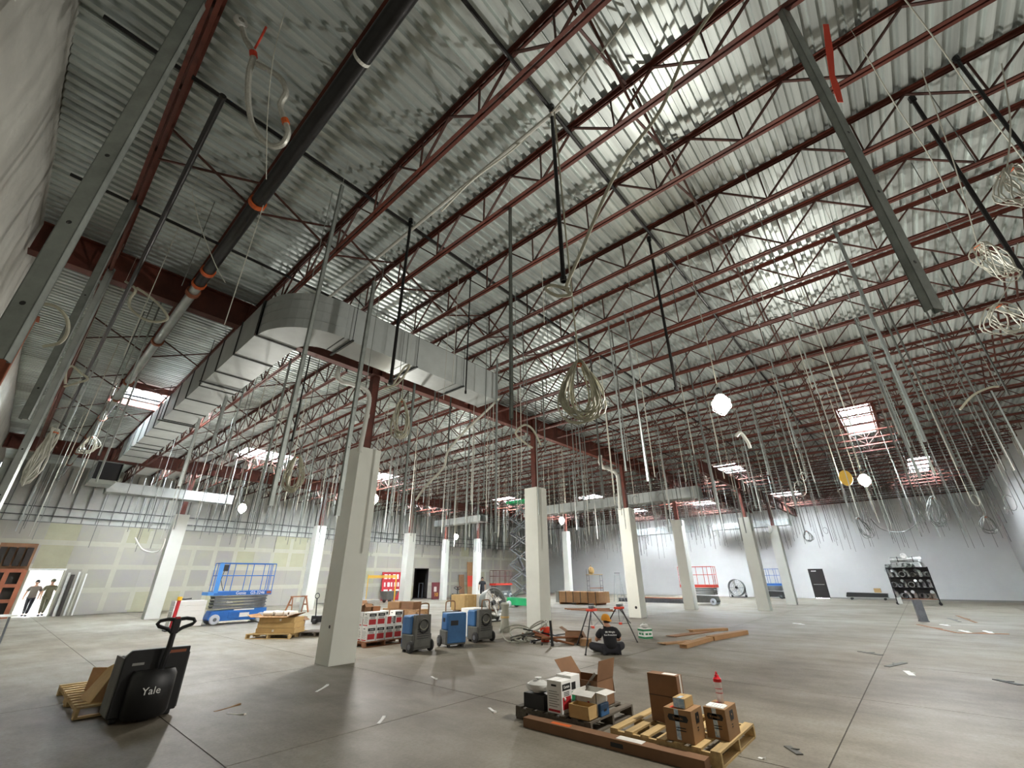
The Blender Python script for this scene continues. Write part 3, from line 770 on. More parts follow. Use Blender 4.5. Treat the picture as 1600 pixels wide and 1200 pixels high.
MB().lathe([(.03, -.03), (.07, -.025), (.075, 0), (.07, .025), (.03, .03)], c=tuple(PD(376, 34, 4.99) - hk.location), axis='y', n=14).build('eye_connector', 'white_paint', hk, smooth=True)
flex('orange ribbon scrap tied to the hooked conduit', [(416, 42), (408, 58), (398, 76)], 4.98, .012, 'orange_red', 'ribbon', 'ribbon')
FLEX = [('beige cable loop on the first girder at left', [(196, 440), (212, 452), (204, 466), (203, 480), (222, 497), (245, 503), (262, 497), (250, 478), (232, 462), (214, 450)], 8.2, .024, 'cable'),
        ('pale cable ring around the studs at left', [(25, 512), (32, 490), (55, 476), (85, 478), (104, 497), (105, 520), (92, 536), (68, 541)], 4.6, .017, 'cable'),
        ('looped cable below the ring at left', [(102, 600), (103, 580), (112, 572), (125, 582), (137, 592), (122, 598), (101, 604)], 8, .02, 'cable'),
        ('white cable draped down from the drop pipe to the coil', [(1130, -6), (1075, 75), (1030, 175), (965, 265), (905, 400), (885, 448), (892, 460), (870, 462), (853, 452), (862, 446), (890, 452)], 4.4, .018, 'cable'),
        ('white strings running down from the top edge to the drop pipe', [(1005, -6), (960, 55), (905, 125), (862, 176)], 5.0, .012, 'wire_white'),
        ('long white cable sagging from the pipe cap to the duct', [(858, 180), (800, 235), (740, 280), (690, 330)], 6.2, .014, 'wire_white'),
        ('white cable sagging below the big duct', [(780, 622), (760, 642), (725, 675), (700, 705), (693, 730), (665, 760), (650, 782)], 11, .03, 'wire_white'),
        ('cable curl at the red post of the debris-pile column', [(845, 695), (833, 672), (822, 664), (812, 668), (806, 678), (818, 690), (832, 700)], 13, .03, 'cable'),
        ('cable loop hanging in front of the duct bottom', [(600, 607), (620, 600), (634, 583), (640, 571), (632, 574), (620, 592), (612, 604)], 8.3, .02, 'cable'),
        ('white hook of cable on the low left, over the wall', [(211, 840), (222, 858), (240, 863), (252, 858), (258, 842)], 15, .025, 'white_pvc'),
        ('thin cable swag on the white wall by the lamp', [(1360, 810), (1375, 825), (1395, 831), (1415, 830), (1430, 820)], 24, .02, 'stud'),
        ('bent white scrap hanging right of the nearest lamp', [(1150, 682), (1156, 676), (1163, 683), (1169, 692), (1172, 700)], 12, .05, 'white_pvc'),
        ('beige cable strands at the right, above the wire coil', [(1500, 640), (1520, 618), (1545, 606), (1560, 604)], 8, .02, 'cable'),
        ('long taut white string at upper right', [(1410, -6), (1460, 60), (1530, 160), (1592, 240), (1606, 262)], 4.2, .006, 'wire_white'),
        ('second taut white string right of the widest stud', [(1350, 80), (1400, 165), (1450, 240), (1480, 300)], 4.6, .005, 'wire_white'),
        ('thin white string in front of the hooked conduit', [(443, 25), (427, 90), (418, 180), (416, 280)], 4.8, .005, 'wire_white'),
        ('thin white wire crossing the black main pipe', [(300, 300), (312, 350), (335, 410), (352, 442)], 6.4, .006, 'wire_white')]
for lb, q, dp, r_, m in FLEX: flex(lb, q, dp, r_, m, 'hanging_cable', 'cable')
# waste pipes beside two columns
def waste(label, pxs, y, r_):
    ps = [PY(a, b, y) for a, b in pxs]; lo = min(ps, key=lambda v: v.z).copy(); t = thing('waste_pipe', label, 'pipe', lo)
    MB().tube([p - lo for p in catmull(ps, 4)], r_, 12).build('pipe_run', 'white_pvc', t, smooth=True)
    for i in (1, len(ps) - 2):
        p = ps[i] - lo; MB().lathe([(r_, -.05), (r_ * 1.2, -.05), (r_ * 1.2, .05), (r_, .05)], c=tuple(p), n=12).build('pipe_collar', 'white_pvc', t)
    return t
waste('white waste pipe elbowing beside the nearest red steel post', [(562, 706), (573, 650), (577, 622), (570, 608), (548, 600), (534, 596), (527, 587), (530, 574)], 9.92, .06)
waste('white waste pipe elbowing beside the red post behind the tripods', [(969, 796), (966, 750), (961, 738), (950, 732), (942, 730), (938, 722), (938, 712)], 9.88, .09)
yt = thing('hanging_tag', 'bright yellow oval tag hanging left of the far right lamp', 'tag', (14.03, .77, 3.8), PI / 2)
MB().prism([(.14 * math.cos(2 * PI * i / 18), .012, .2 + .2 * math.sin(2 * PI * i / 18)) for i in range(18)], (0, .02, 0)).build('tag_plate', 'yellow', yt)
MB().cyl((0, .02, .4), (0, .02, 3.96), .006, 5).build('tag_cord', 'black', yt)
rb = [PD(a, b, 4.6) for a, b in ((1290, 38), (1296, 80), (1300, 118), (1306, 136), (1313, 160))]
rbm = MB()
for i, p in enumerate(rb):
    wv = CAM_R * (.03 + .01 * (i % 2)); rbm.v += [tuple(p - wv - rb[-1]), tuple(p + wv - rb[-1])]
rbm.f = [(2 * i, 2 * i + 1, 2 * i + 3, 2 * i + 2) for i in range(4)]
rbo = rbm.build('marking_ribbon', 'orange_red', None, tuple(rb[-1])); so = rbo.modifiers.new('thick', 'SOLIDIFY'); so.thickness = .004
tag(rbo, 'orange red marking ribbon hanging from a joist at upper right', 'ribbon')
# red post and beam ends by the rough wall
sp = thing('wall_post', 'rust coloured steel post standing against the rough left wall', 'column', (-1.14, 13.2, 0))
MB().box(-.1, .1, -.01, .01, .02, 7.0).box(-.1, -.085, -.12, .12, .02, 7.0).box(.085, .1, -.12, .12, .02, 7.0).build('post_shaft', 'rust', sp)
MB().box(-.15, .15, -.15, .15, 0, .02).build('base_plate', 'rust', sp)
MB().box(-.15, .15, -.15, .15, 7.0, 7.03).build('cap_plate', 'rust', sp)
# ================================================================== things on the floor
def pallet(label, x0, x1, y0, y1, m='wood', z=0.0, group='wooden pallets', nslat=7, axis='x'):
    t = thing('pallet', label, 'pallet', ((x0 + x1) / 2, (y0 + y1) / 2, z), 0, group); a, b = (x1 - x0) / 2, (y1 - y0) / 2
    for i in range(nslat):
        c = -b + .05 + (2 * b - .1) * i / (nslat - 1)
        MB().box(-a, a, c - .048, c + .048, .118, .138).build('slat', m, t)
    for c in (-a + .022, 0, a - .022):
        MB().box(c - .02, c + .02, -b, b, .08, .118).box(c - .02, c + .02, -b, -b + .18, .02, .08).box(c - .02, c + .02, -.2, .2, .02, .08).box(c - .02, c + .02, b - .18, b, .02, .08).build('stringer', m, t)
    for c in (-b + .06, 0, b - .06): MB().box(-a, a, c - .05, c + .05, 0, .02).build('bottom_board', m, t)
    return t
def carton(label, x0, x1, y0, y1, z, h, m='card', op=False, flaps=(100, 110, 120, 100), rz=0.0, group=None, name='carton', cat='box'):
    t = thing(name, label, cat, ((x0 + x1) / 2, (y0 + y1) / 2, z), rz, group); a, b = (x1 - x0) / 2, (y1 - y0) / 2
    if not op:
        MB().box(-a, a, -b, b, 0, h).build('carton_body', m, t, bev=.004)
        MB().box(-a - .001, a + .001, -.0015, .0015, h - .001, h + .0012).build('lid_seam', 'card_dark', t)
    else:
        w_ = .006
        MB().box(-a, a, -b, b, 0, w_).box(-a, -a + w_, -b, b, 0, h).box(a - w_, a, -b, b, 0, h).box(-a, a, -b, -b + w_, 0, h).box(-a, a, b - w_, b, 0, h).build('carton_body', m, t)
        for i, (e0, e1, out, ln) in enumerate((((-a, -b), (-a, b), (-1, 0), a), ((a, -b), (a, b), (1, 0), a), ((-a, -b), (a, -b), (0, -1), b), ((-a, b), (a, b), (0, 1), b))):
            an = math.radians(flaps[i] - 90); d = Vector((out[0] * math.cos(an), out[1] * math.cos(an), -math.sin(an))) * ln * .9
            p = [Vector((*e0, h)), Vector((*e1, h)), Vector((*e1, h)) + d, Vector((*e0, h)) + d]
            n = (p[1] - p[0]).cross(d).normalized() * .004
            MB().prism(p, n).build('flap', m, t)
    return t
def patch(t, name, m, p, u, v, n=.002):        # a thin printed patch on a face: corner p, edges u and v
    p, u, v = Vector(p), Vector(u), Vector(v); nn = u.cross(v).normalized() * n
    return MB().prism([p, p + u, p + u + v, p + v], nn).build(name, m, t)

# --- foreground pallet with the compound box
pallet('weathered dark pallet under the white compound box', 5.24, 6.30, 3.41, 4.58, 'wood_grey')
def compound_box(label, x0, y0, z, sx=.23, sy=.23, h=.345, rz=0, group=None):
    t = carton(label, x0, x0 + sx, y0, y0 + sy, z, h, 'print_white', rz=rz, group=group); a, b = sx / 2, sy / 2
    patch(t, 'black_label', 'print_black', (-a + .02, -b, h * .7), (sx - .05, 0, 0), (0, 0, h * .2))
    text('brand_lettering', 'Certain', .042, 'print_white', t, face_m((-.005, -b - .003, h * .8), (1, 0, 0), (0, 0, 1)), sx=1.0)
    patch(t, 'red_label', 'print_red', (-a + .02, -b, h * .13), (sx - .05, 0, 0), (0, 0, h * .37))
    for k in range(3): patch(t, 'print_line', 'print_black', (-a + .05, -b, h * (.53 + .05 * k)), (sx - .11, 0, 0), (0, 0, h * .02))
    patch(t, 'red_strip', 'print_red', (-a, b - .02, h * .05), (0, -(sy - .05), 0), (0, 0, h * .07))
    for k in range(7): patch(t, 'print_line', 'print_grey', (-a, b - .03, h * (.2 + .075 * k)), (0, -(sy - (.07 if k % 2 else .1)), 0), (0, 0, h * .025))
    patch(t, 'handle_hole', 'print_black', (-a, b - .07, h * .82), (0, -.08, 0), (0, 0, h * .06))
    return t
cb = compound_box('tall white box with red and black labels on the dark pallet', 5.28, 3.84, .138)
MB().lathe([(0, -.022), (.012, -.01), (.017, .006), (.012, .018), (0, .022)], c=(-.05, -.118, .15), axis='z', n=10).build('drop_emblem', 'print_white', cb)
sb = carton('second white box with a green print behind the tall white one', 5.53, 5.74, 3.86, 4.1, .138, .37, 'print_white')
patch(sb, 'green_print', 'green_box', (-.105, -.12, .1), (.18, 0, 0), (0, 0, .1)); patch(sb, 'black_print', 'print_black', (-.105, -.12, .22), (.1, 0, 0), (0, 0, .08))
carton('low black box with a plastic bag on it', 5.27, 5.5, 4.12, 4.46, .138, .16, 'black')
def bag(label, c, s, m='plastic_white', seed=1):
    r_ = random.Random(seed); b = MB(); nu, nv = 12, 8; t = thing('plastic_bag', label, 'bag', c)
    for j in range(nv + 1):
        ph = PI * j / nv
        for i in range(nu):
            a = 2 * PI * i / nu; q = 1 + r_.uniform(-.16, .16) if 0 < j < nv else 1
            b.v.append((s[0] * q * math.sin(ph) * math.cos(a), s[1] * q * math.sin(ph) * math.sin(a), s[2] + s[2] * q * math.cos(ph) * (1 if ph < PI / 2 else .99)))
    for j in range(nv):
        for i in range(nu): b.f.append((j * nu + i, j * nu + (i + 1) % nu, (j + 1) * nu + (i + 1) % nu, (j + 1) * nu + i))
    b.v = [(x, y, max(z, 0)) for x, y, z in b.v]
    b.build('bag_film', m, t, smooth=True); MB().lathe([(.012, s[2] * 1.9), (.02, s[2] * 2.1), (.05, s[2] * 2.4)], n=8).build('bag_knot', m, t)
    return t
bag('crumpled white plastic bag on the low black box', (5.38, 4.29, .3), (.13, .16, .07), seed=3)
carton('large open cardboard box at the back of the dark pallet', 5.78, 6.2, 3.62, 4.15, .138, .3, 'card_dark', True, (176, 172, 12, 40))
ow = carton('open white box with stains on the dark pallet', 5.48, 5.74, 3.46, 3.76, .138, .25, 'paper', True, (110, 176, 96, 176))
for k in range(4): patch(ow, 'red_stain', 'print_red', (-.13, .08 - .05 * k, .05 + .04 * (k % 3)), (0, -.03, 0), (0, 0, .015))
carton('small open tan box at the front corner of the dark pallet', 5.26, 5.45, 3.44, 3.72, .138, .14, 'card_tan', True, (179, 178, 178, 178))
bl = thing('blue_case', 'small dark blue case beside the small open tan box', 'case', (5.6, 3.3, 0))
bl.location = (5.365, 3.425, .138); bl.location = (5.6, 3.435, .138)
MB().box(-.1, .1, -.02, .02, 0, .13).build('case_shell', 'dehu_blue', bl, bev=.01); MB().box(-.03, .03, -.024, -.019, .05, .07).build('case_latch', 'black', bl)
an = thing('metal_angle', 'long rusty metal angle leaning across the dark pallet', 'angle iron', (5.46, 3.82, .14))
MB().bar((0, 0, .01), (.42, -.13, .36), .03, .004).build('angle_flange', 'wood_grey', an); MB().bar((0, .014, .02), (.42, -.116, .37), .004, .03).build('angle_flange', 'wood_grey', an)
# --- foreground pallet with the taped boxes
pallet('yellowish pallet in the foreground under the taped cartons', 5.25, 6.44, 1.95, 3.16, 'wood')
tb = carton('tall flat brown carton standing on the yellowish pallet', 5.80, 5.96, 2.53, 2.9, .138, .48, 'card_dark')
patch(tb, 'carton_crease', 'print_black', (-.08, .185, .26), (0, -.37, 0), (0, 0, .006)); patch(tb, 'packing_tape', 'paper', (.0, -.185, 0), (.04, 0, 0), (0, 0, .48))
patch(tb, 'paper_slip', 'paper', (-.05, -.15, .48), (.09, 0, 0), (0, .16, 0))
def fitting_box(t, a, b, h):
    for fx in (0, 1):
        if fx == 0: o, r_, n = Vector((-a, 0, 0)), Vector((0, -1, 0)), b
        else: o, r_, n = Vector((0, -b, 0)), Vector((1, 0, 0)), a
        u = Vector((0, 0, 1)); nn = r_.cross(u)
        wd = n * .75 if fx == 0 else n * .32; hh = h * .1 if fx == 0 else h * .16; c = o + u * (h * .72)
        MB().prism([c + r_ * (wd * q[0]) + u * (hh * q[1]) for q in ((-1, 0), (-.85, 1), (.85, 1), (1, 0), (.85, -1), (-.85, -1))], nn * .002).build('black_emblem', 'print_black', t)
        text('emblem_lettering', 'Victaulic' if fx == 0 else 'V', h * .12, 'card', t, face_m(tuple(c + nn * .003), r_, u))
        for k in range(2): patch(t, 'print_line', 'print_black', o + r_ * (-n * .2) + u * (h * (.42 - .08 * k)), r_ * (n * (.7 if fx == 0 else .2)), u * (h * .03))
    patch(t, 'packing_tape', 'tape_blue', (-a, b * .22, .02), (0, -.045, 0), (0, 0, h - .02))
f1 = carton('brown carton with blue tape carrying the smaller carton', 5.29, 5.6, 2.205, 2.5, .138, .28, 'card'); fitting_box(f1, .155, .1475, .28)
patch(f1, 'orange_sticker', 'orange_red', (-.13, .02, .28), (.07, 0, 0), (0, .07, 0))
f2 = carton('brown carton with papers and the bottle on top', 5.62, 6.0, 1.97, 2.195, .138, .27, 'card'); fitting_box(f2, .19, .1125, .27)
patch(f2, 'orange_sticker', 'orange_red', (.03, .0, .27), (.08, 0, 0), (0, .06, 0))
pp = thing('papers', 'white delivery papers lying on the right brown carton', 'paper', (5.72, 2.08, .409)); MB().box(-.08, .08, -.09, .09, 0, .004).build('sheet', 'paper', pp); MB().box(-.06, .1, -.07, .1, .004, .007).build('sheet', 'print_white', pp)
for k in range(4): MB().box(-.04, .06, -.05 + .03 * k, -.045 + .03 * k, .007, .0075).build('print_line', 'print_grey', pp)
f3 = carton('small taped carton on top of the left brown carton', 5.33, 5.56, 2.27, 2.4, .42, .09, 'card_tan'); patch(f3, 'packing_tape', 'tape_blue', (-.115, .06, .005), (0, -.12, 0), (0, 0, .08)); patch(f3, 'packing_tape', 'tape_blue', (-.11, -.02, .09), (.1, 0, 0), (0, .04, 0))
bt = thing('shaker_bottle', 'clear drinking bottle with a red lid on the right carton', 'bottle', (5.9, 2.09, .409))
MB().lathe([(.03, 0), (.034, .01), (.036, .1), (.04, .19), (.041, .2)], n=18).build('bottle_body', 'plastic_clear', bt, smooth=True)
MB().lathe([(.029, .004), (.033, .09), (0, .09)], n=18).build('drink', 'plastic_white', bt, smooth=True)
MB().lathe([(.044, .195), (.046, .2), (.044, .225), (.025, .245), (.022, .262), (0, .264)], n=18).build('lid', 'plastic_red', bt, smooth=True)
MB().tube([(.02 * math.cos(a), 0, .26 + .03 * math.sin(a)) for a in [PI * i / 8 for i in range(9)]], .006, 6).build('carry_loop', 'plastic_red', bt)
for k in range(2): MB().lathe([(.0375, .09 + .04 * k), (.0392, .09 + .04 * k), (.0392, .096 + .04 * k), (.0375, .096 + .04 * k)], n=18).build('print_band', 'plastic_red', bt)
lc = thing('long_carton', 'very long narrow brown carton along both foreground pallets', 'box', (5.12, 3.25, 0), .02)
MB().box(-.075, .075, -1.2, 1.02, 0, .1).build('carton_body', 'card_dark', lc, bev=.004); MB().box(-.05, .02, .35, .62, .1, .1015).build('orange_sticker', 'orange', lc); MB().box(-.076, -.074, -.35, -.2, .03, .07).build('print_mark', 'print_black', lc)
MB().box(-.04, .07, -.55, -.25, .1, .1015).build('paper_slip', 'paper', lc)

# --- pallet truck
def pallet_truck(label, loc, rz, brand=True):
    t = thing('pallet_truck', label, 'pallet truck', loc, rz)
    MB().prism([(-.37, -.12, .06), (.37, -.12, .06), (.37, -.12, .82), (-.3, -.12, .82), (-.37, -.12, .74)], (0, .1, 0)).build('backrest_plate', 'black', t, bev=.015)
    MB().box(-.33, .33, -.02, .42, .1, .72).build('battery_box', 'black', t, bev=.03)
    MB().box(-.385, -.365, -.1, .34, .08, .74).build('side_frame', 'dehu_grey', t, bev=.006)
    MB().box(.365, .385, -.1, .34, .08, .74).build('side_frame', 'dehu_grey', t, bev=.006)
    b = MB(); n = 10
    for j, (z, r_) in enumerate(((.04, .2), (.1, .25), (.35, .27), (.52, .25), (.58, .2))):
        for i in range(n + 1):
            a = PI * i / n; b.v.append((math.cos(a) * (.26 if j not in (0, 4) else .23), -.12 - math.sin(a) ** .6 * r_, z))
    for j in range(4):
        for i in range(n): q = j * (n + 1) + i; b.f.append((q, q + 1, q + n + 2, q + n + 1))
    b.f.append(tuple(range(n + 1))); b.f.append(tuple(range(4 * (n + 1), 5 * (n + 1))))
    b.build('motor_cover', 'black', t, smooth=True)
    if brand:
        text('brand_lettering', 'Yale', .12, 'print_white', t, face_m((-.03, -.395, .36), (1, 0, 0), (0, 0, 1)), .004)
        patch(t, 'white_label', 'print_grey', (-.27, -.121, .64), (.13, 0, 0), (0, 0, .03), .002)
        patch(t, 'orange_label', 'rust', (.12, -.121, .75), (.2, 0, 0), (0, 0, .035), .002)
    for s in (-1, 1):
        MB().prism([(s * .2 - .08, .3, .05), (s * .2 + .08, .3, .05), (s * .2 + .08, 1.75, .04), (s * .2 - .08, 1.75, .04)], (0, 0, .05)).build('fork', 'black', t)
        MB().cyl((s * .2 - .05, 1.55, .041), (s * .2 + .05, 1.55, .041), .04, 14).build('load_wheel', 'rubber', t)
        MB().cyl((s * .29 - .03, -.05, .05), (s * .29 + .03, -.05, .05), .05, 14).build('caster', 'rubber', t)
    MB().cyl((-.05, -.2, .1), (.05, -.2, .1), .1, 18).build('drive_wheel', 'rubber', t)
    MB().tube([(.05, -.2, .55), (.055, -.24, .7), (.065, -.25, .85), (.07, -.24, 1.02)], .036, 10).build('tiller_arm', 'black', t, smooth=True)
    hd = MB().tube([(.07, -.24, 1.0), (-.02, -.25, 1.07), (-.13, -.26, 1.11), (-.155, -.26, 1.14), (-.13, -.26, 1.175), (-.04, -.25, 1.19), (.07, -.24, 1.18), (.18, -.25, 1.19), (.27, -.26, 1.175), (.295, -.26, 1.14), (.27, -.26, 1.11), (.16, -.25, 1.07)], .024, 8, True).build('tiller_handle', 'black', t, smooth=True)
    MB().box(.02, .12, -.275, -.215, 1.0, 1.2).build('control_head', 'black', hd, bev=.015); MB().box(.045, .095, -.28, -.21, 1.19, 1.215).build('red_button', 'sign_red', hd)
    return t
pallet_truck('black pallet truck at lower left, holding an old pallet', (1.95, 8.5, 0), 0)
pallet('old pallet with torn cardboard carried by the pallet truck', 1.34, 2.34, 8.98, 11.1, 'wood', .012, nslat=11)
cr = thing('cardboard_scrap', 'big folded brown cardboard leaning on the pallet truck', 'cardboard', (1.75, 9.15, .15))
MB().prism([(-.25, 0, 0), (.3, -.05, 0), (.3, -.02, .5), (-.02, 0, .5)], (0, .012, 0)).build('panel', 'card', cr); MB().prism([(-.25, 0, 0), (-.02, 0, .5), (-.1, .45, .36), (-.3, .5, 0)], (-.012, 0, 0)).build('panel', 'card_tan', cr); MB().prism([(-.02, 0, .5), (.3, -.02, .5), (.26, .3, .55), (.0, .35, .47)], (0, 0, .01)).build('flap', 'card', cr)
cr2 = thing('cardboard_scrap', 'small upright cardboard piece at the far end of the old pallet', 'cardboard', (1.66, 10.2, .15))
MB().prism([(-.12, 0, 0), (.16, -.08, 0), (.14, -.06, .28), (-.1, .03, .3)], (.01, .012, 0)).build('panel', 'card', cr2); MB().prism([(.16, -.08, 0), (.3, .1, 0), (.28, .1, .2), (.14, -.06, .28)], (.01, .0, 0)).build('panel', 'card_dark', cr2)

# --- scissor lifts
def scissor_lift(label, loc, rz, m, L=2.3, W=.82, plat=1.0, pairs=4, arm='steel_grey', wheel='tyre_pale', base='self', railm=None, rail_h=1.1, deco=None):
    t = thing('scissor_lift', label, 'scissor lift', loc, rz, 'scissor lifts'); base = m if base == 'self' else base; railm = railm or m; a, w_ = L / 2, W / 2
    ch = MB().prism([(-a + .02, -w_ + .06, .2), (-a + .12, -w_ + .06, .12), (a - .12, -w_ + .06, .12), (a - .02, -w_ + .06, .2), (a - .05, -w_ + .06, .56), (-a + .1, -w_ + .06, .5)], (0, W - .12, 0)).build('chassis', base, t, bev=.015)
    MB().box(-a * .35, a * .2, -w_ + .035, -w_ + .06, .2, .46).build('side_tray', base, ch, bev=.01); MB().box(a * .02, a * .35, -w_ + .03, -w_ + .04, .24, .4).build('white_label', 'print_white', ch)
    MB().box(-a * .2, a * .5, -w_ + .052, -w_ + .06, .5, .545).build('white_label', 'print_white', ch)
    for sx in (-1, 1):
        for sy in (-1, 1):
            wh = MB().lathe([(.0, -.06), (.1, -.06), (.17, -.055), (.19, -.03), (.19, .03), (.17, .055), (.1, .06), (0, .06)], c=(sx * (a - .26), sy * (w_ - .03), .19), axis='y', n=20).build('wheel', wheel, t, smooth=True)
            MB().cyl((sx * (a - .26), sy * (w_ + .035), .19), (sx * (a - .26), sy * (w_ + .045), .19), .07, 12).build('hub_cap', 'steel_grey', wh)
    z0, hs = .58, (plat - .6) / pairs; La = L - .25; l = math.sqrt(max(.04, La * La - hs * hs)) / 2
    for k in range(pairs):
        za, zb = z0 + hs * k + .03, z0 + hs * (k + 1) - .03
        for sy in (-1, 1):
            y = sy * (w_ - .16)
            MB().bar((-l, y, za), (l, y, zb), .045, .09, up=(0, 1, 0)).build('scissor_arm', arm, t); MB().bar((-l, y - sy * .055, zb), (l, y - sy * .055, za), .045, .09, up=(0, 1, 0)).build('scissor_arm', arm, t)
        MB().cyl((-l, -w_ + .1, zb), (-l, w_ - .1, zb), .028, 8).build('pivot_pin', arm, t); MB().cyl((l, -w_ + .1, zb), (l, w_ - .1, zb), .028, 8).build('pivot_pin', arm, t)
    if pairs > 4:
        MB().bar((-l * .4, 0, z0 + hs * 1.2), (l * .5, 0, z0 + hs * 2.6), .14, .14).build('lift_cylinder', 'black', t)
    pf = MB().box(-a, a, -w_, w_, plat, plat + .17).build('platform', m, t, bev=.01)
    if deco:
        text('brand_lettering', deco[0], .17, 'print_white', pf, face_m((-.12, -w_ - .003, plat + .085), (1, 0, 0), (0, 0, 1))); text('model_lettering', deco[1], .17, 'print_white', pf, face_m((.55, -w_ - .003, plat + .085), (1, 0, 0), (0, 0, 1)))
        text('brand_lettering', deco[0], .1, 'print_white', t, face_m((-.45, -w_ + .1, .82), (1, 0, 0), (0, 0, 1)))
        MB().box(a - .22, a - .03, -w_ - .004, -w_, plat + .04, plat + .14).build('orange_label', 'rust', pf)
        MB().box(-a - .22, -a, -w_, w_, plat + .02, plat + .14).build('platform_extension', 'lift_blue_l', pf); MB().box(-a - .05, -a + .12, -w_ - .02, -w_ + .02, plat + .1, plat + 1.26).build('entry_panel', 'lift_blue_l', pf)
        MB().box(-a + .14, -a + .32, -w_ + .02, -w_ + .16, plat + .95, plat + 1.2).build('control_box', 'black', pf)
        MB().tube([(-a + .2, -w_ + .08, plat + .95), (-a + .15, -w_ + .08, plat + .6), (-a + .28, -w_ + .08, plat + .3), (-a + .34, -w_ + .08, plat + .18)], .012, 6).build('control_cable', 'black', pf)
    zt = plat + .17; R_ = .018
    for sy in (-1, 1):
        y = sy * (w_ - .02)
        for h in (rail_h, rail_h * .55): MB().cyl((-a + .02, y, zt + h), (a - .02, y, zt + h), R_, 8).build('guard_rail', railm, pf)
        for x in (-a + .02, -a * .5, a * .15, a * .8, a - .02): MB().cyl((x, y, zt), (x + (.06 if abs(x - a * .1) < .01 else 0), y, zt + rail_h), R_ * .9, 8).build('rail_post', railm, pf)
    for sx in (-1, 1):
        for h in (rail_h, rail_h * .55): MB().cyl((sx * (a - .02), -w_ + .02, zt + h), (sx * (a - .02), w_ - .02, zt + h), R_, 8).build('guard_rail', railm, pf)
        MB().cyl((sx * (a - .02), 0, zt), (sx * (a - .02), 0, zt + rail_h), R_ * .9, 8).build('rail_post', railm, pf)
    return t
scissor_lift('lowered blue scissor lift beside the white column at left', (7.68, 22.85, 0), 0, 'lift_blue', plat=1.08, pairs=4, deco=('Genie', 'GS-3246'))
scissor_lift('tall raised scissor lift with green platform and base', (22.74, 19.2, 0), PI / 2, 'lift_green', L=2.2, W=.78, plat=6.35, pairs=6, railm='steel_grey', rail_h=1.0)
scissor_lift('lowered dark scissor lift with a red platform before the white wall', (32.1, 11.5, 0), PI / 2, 'lift_red', plat=1.02, base='dehu_grey', arm='dehu_grey', railm='lift_red')
scissor_lift('lowered scissor lift with a red platform behind the standing worker', (32.6, 30.2, 0), 0, 'lift_red', plat=1.05, base='steel_grey', railm='maroon')
scissor_lift('small blue scissor lift half hidden behind the leaning-looking column', (43.6, 9.6, 0), PI / 2, 'lift_blue', L=1.7, plat=.95, base='black', arm='black', wheel='rubber', railm='lift_blue')

# --- dehumidifiers
def dehumidifier(label, loc, rz):
    t = thing('dehumidifier', label, 'dehumidifier', loc, rz, 'blue dehumidifiers')
    MB().prism([(-.3, -.24, .06), (.3, -.24, .06), (.3, .2, .06), (.26, .26, .06), (-.26, .26, .06), (-.3, .2, .06)], (0, 0, .34)).build('base_shell', 'dehu_grey', t, bev=.02)
    up = MB().prism([(-.3, -.12, .4), (.3, -.12, .4), (.3, .22, .4), (.25, .27, .4), (-.25, .27, .4), (-.3, .22, .4)], (0, 0, .42)).build('blue_shell', 'dehu_blue', t, bev=.035)
    MB().box(-.02, .2, .28, .292, .52, .64).build('grip_recess', 'black', up, bev=.02); MB().box(.292, .304, -.02, .12, .6, .7).build('grip_recess', 'black', up)
    MB().box(-.27, .27, .24, .285, .1, .78).build('front_panel', 'dehu_blue', t, bev=.02)
    bk_ = MB().prism([(-.26, -.26, .1), (.26, -.26, .1), (.24, -.26, .84), (-.24, -.26, .84)], (0, .14, 0)).build('back_panel', 'dehu_grey', t, bev=.02)
    for k in range(5): MB().box(-.18, .18, -.268, -.258, .3 + .05 * k, .315 + .05 * k).build('vent_slot', 'black', bk_)
    MB().tube([(.13 * math.cos(a), -.275, .62 + .12 * math.sin(a)) for a in [2 * PI * i / 14 for i in range(14)]], .014, 6, True).build('hose_loop', 'hose', bk_); MB().tube([(.15 * math.cos(a), -.29, .58 + .15 * math.sin(a)) for a in [2 * PI * i / 14 for i in range(14)]], .013, 6, True).build('hose_loop', 'black', bk_)
    MB().tube(catmull([(-.14, -.24, .8), (-.14, -.25, 1.02), (-.1, -.25, 1.09), (.1, -.25, 1.09), (.14, -.25, 1.02), (.14, -.24, .8)], 3), .017, 8).build('push_handle', 'card_dark', t, smooth=True)
    for s in (-1, 1):
        wh = MB().lathe([(0, -.035), (.1, -.035), (.135, -.02), (.135, .02), (.1, .035), (0, .035)], c=(s * .315, -.18, .135), axis='x', n=20).build('wheel', 'rubber', t, smooth=True); MB().cyl((s * .35, -.18, .135), (s * .36, -.18, .135), .06, 12).build('hub_cap', 'steel_grey', wh)
        MB().box(s * .2 - .03, s * .2 + .03, .16, .24, 0, .06).build('foot', 'rubber', t)
    return t
dehumidifier('blue dehumidifier nearest the white boxed column', (7.85, 10.25, 0), 0)
dehumidifier('middle blue dehumidifier showing its plain blue side', (9.05, 10.2, 0), PI - .3)
dehumidifier('blue dehumidifier farthest right, beside the drum fan', (10.2, 10.3, 0), -.1)

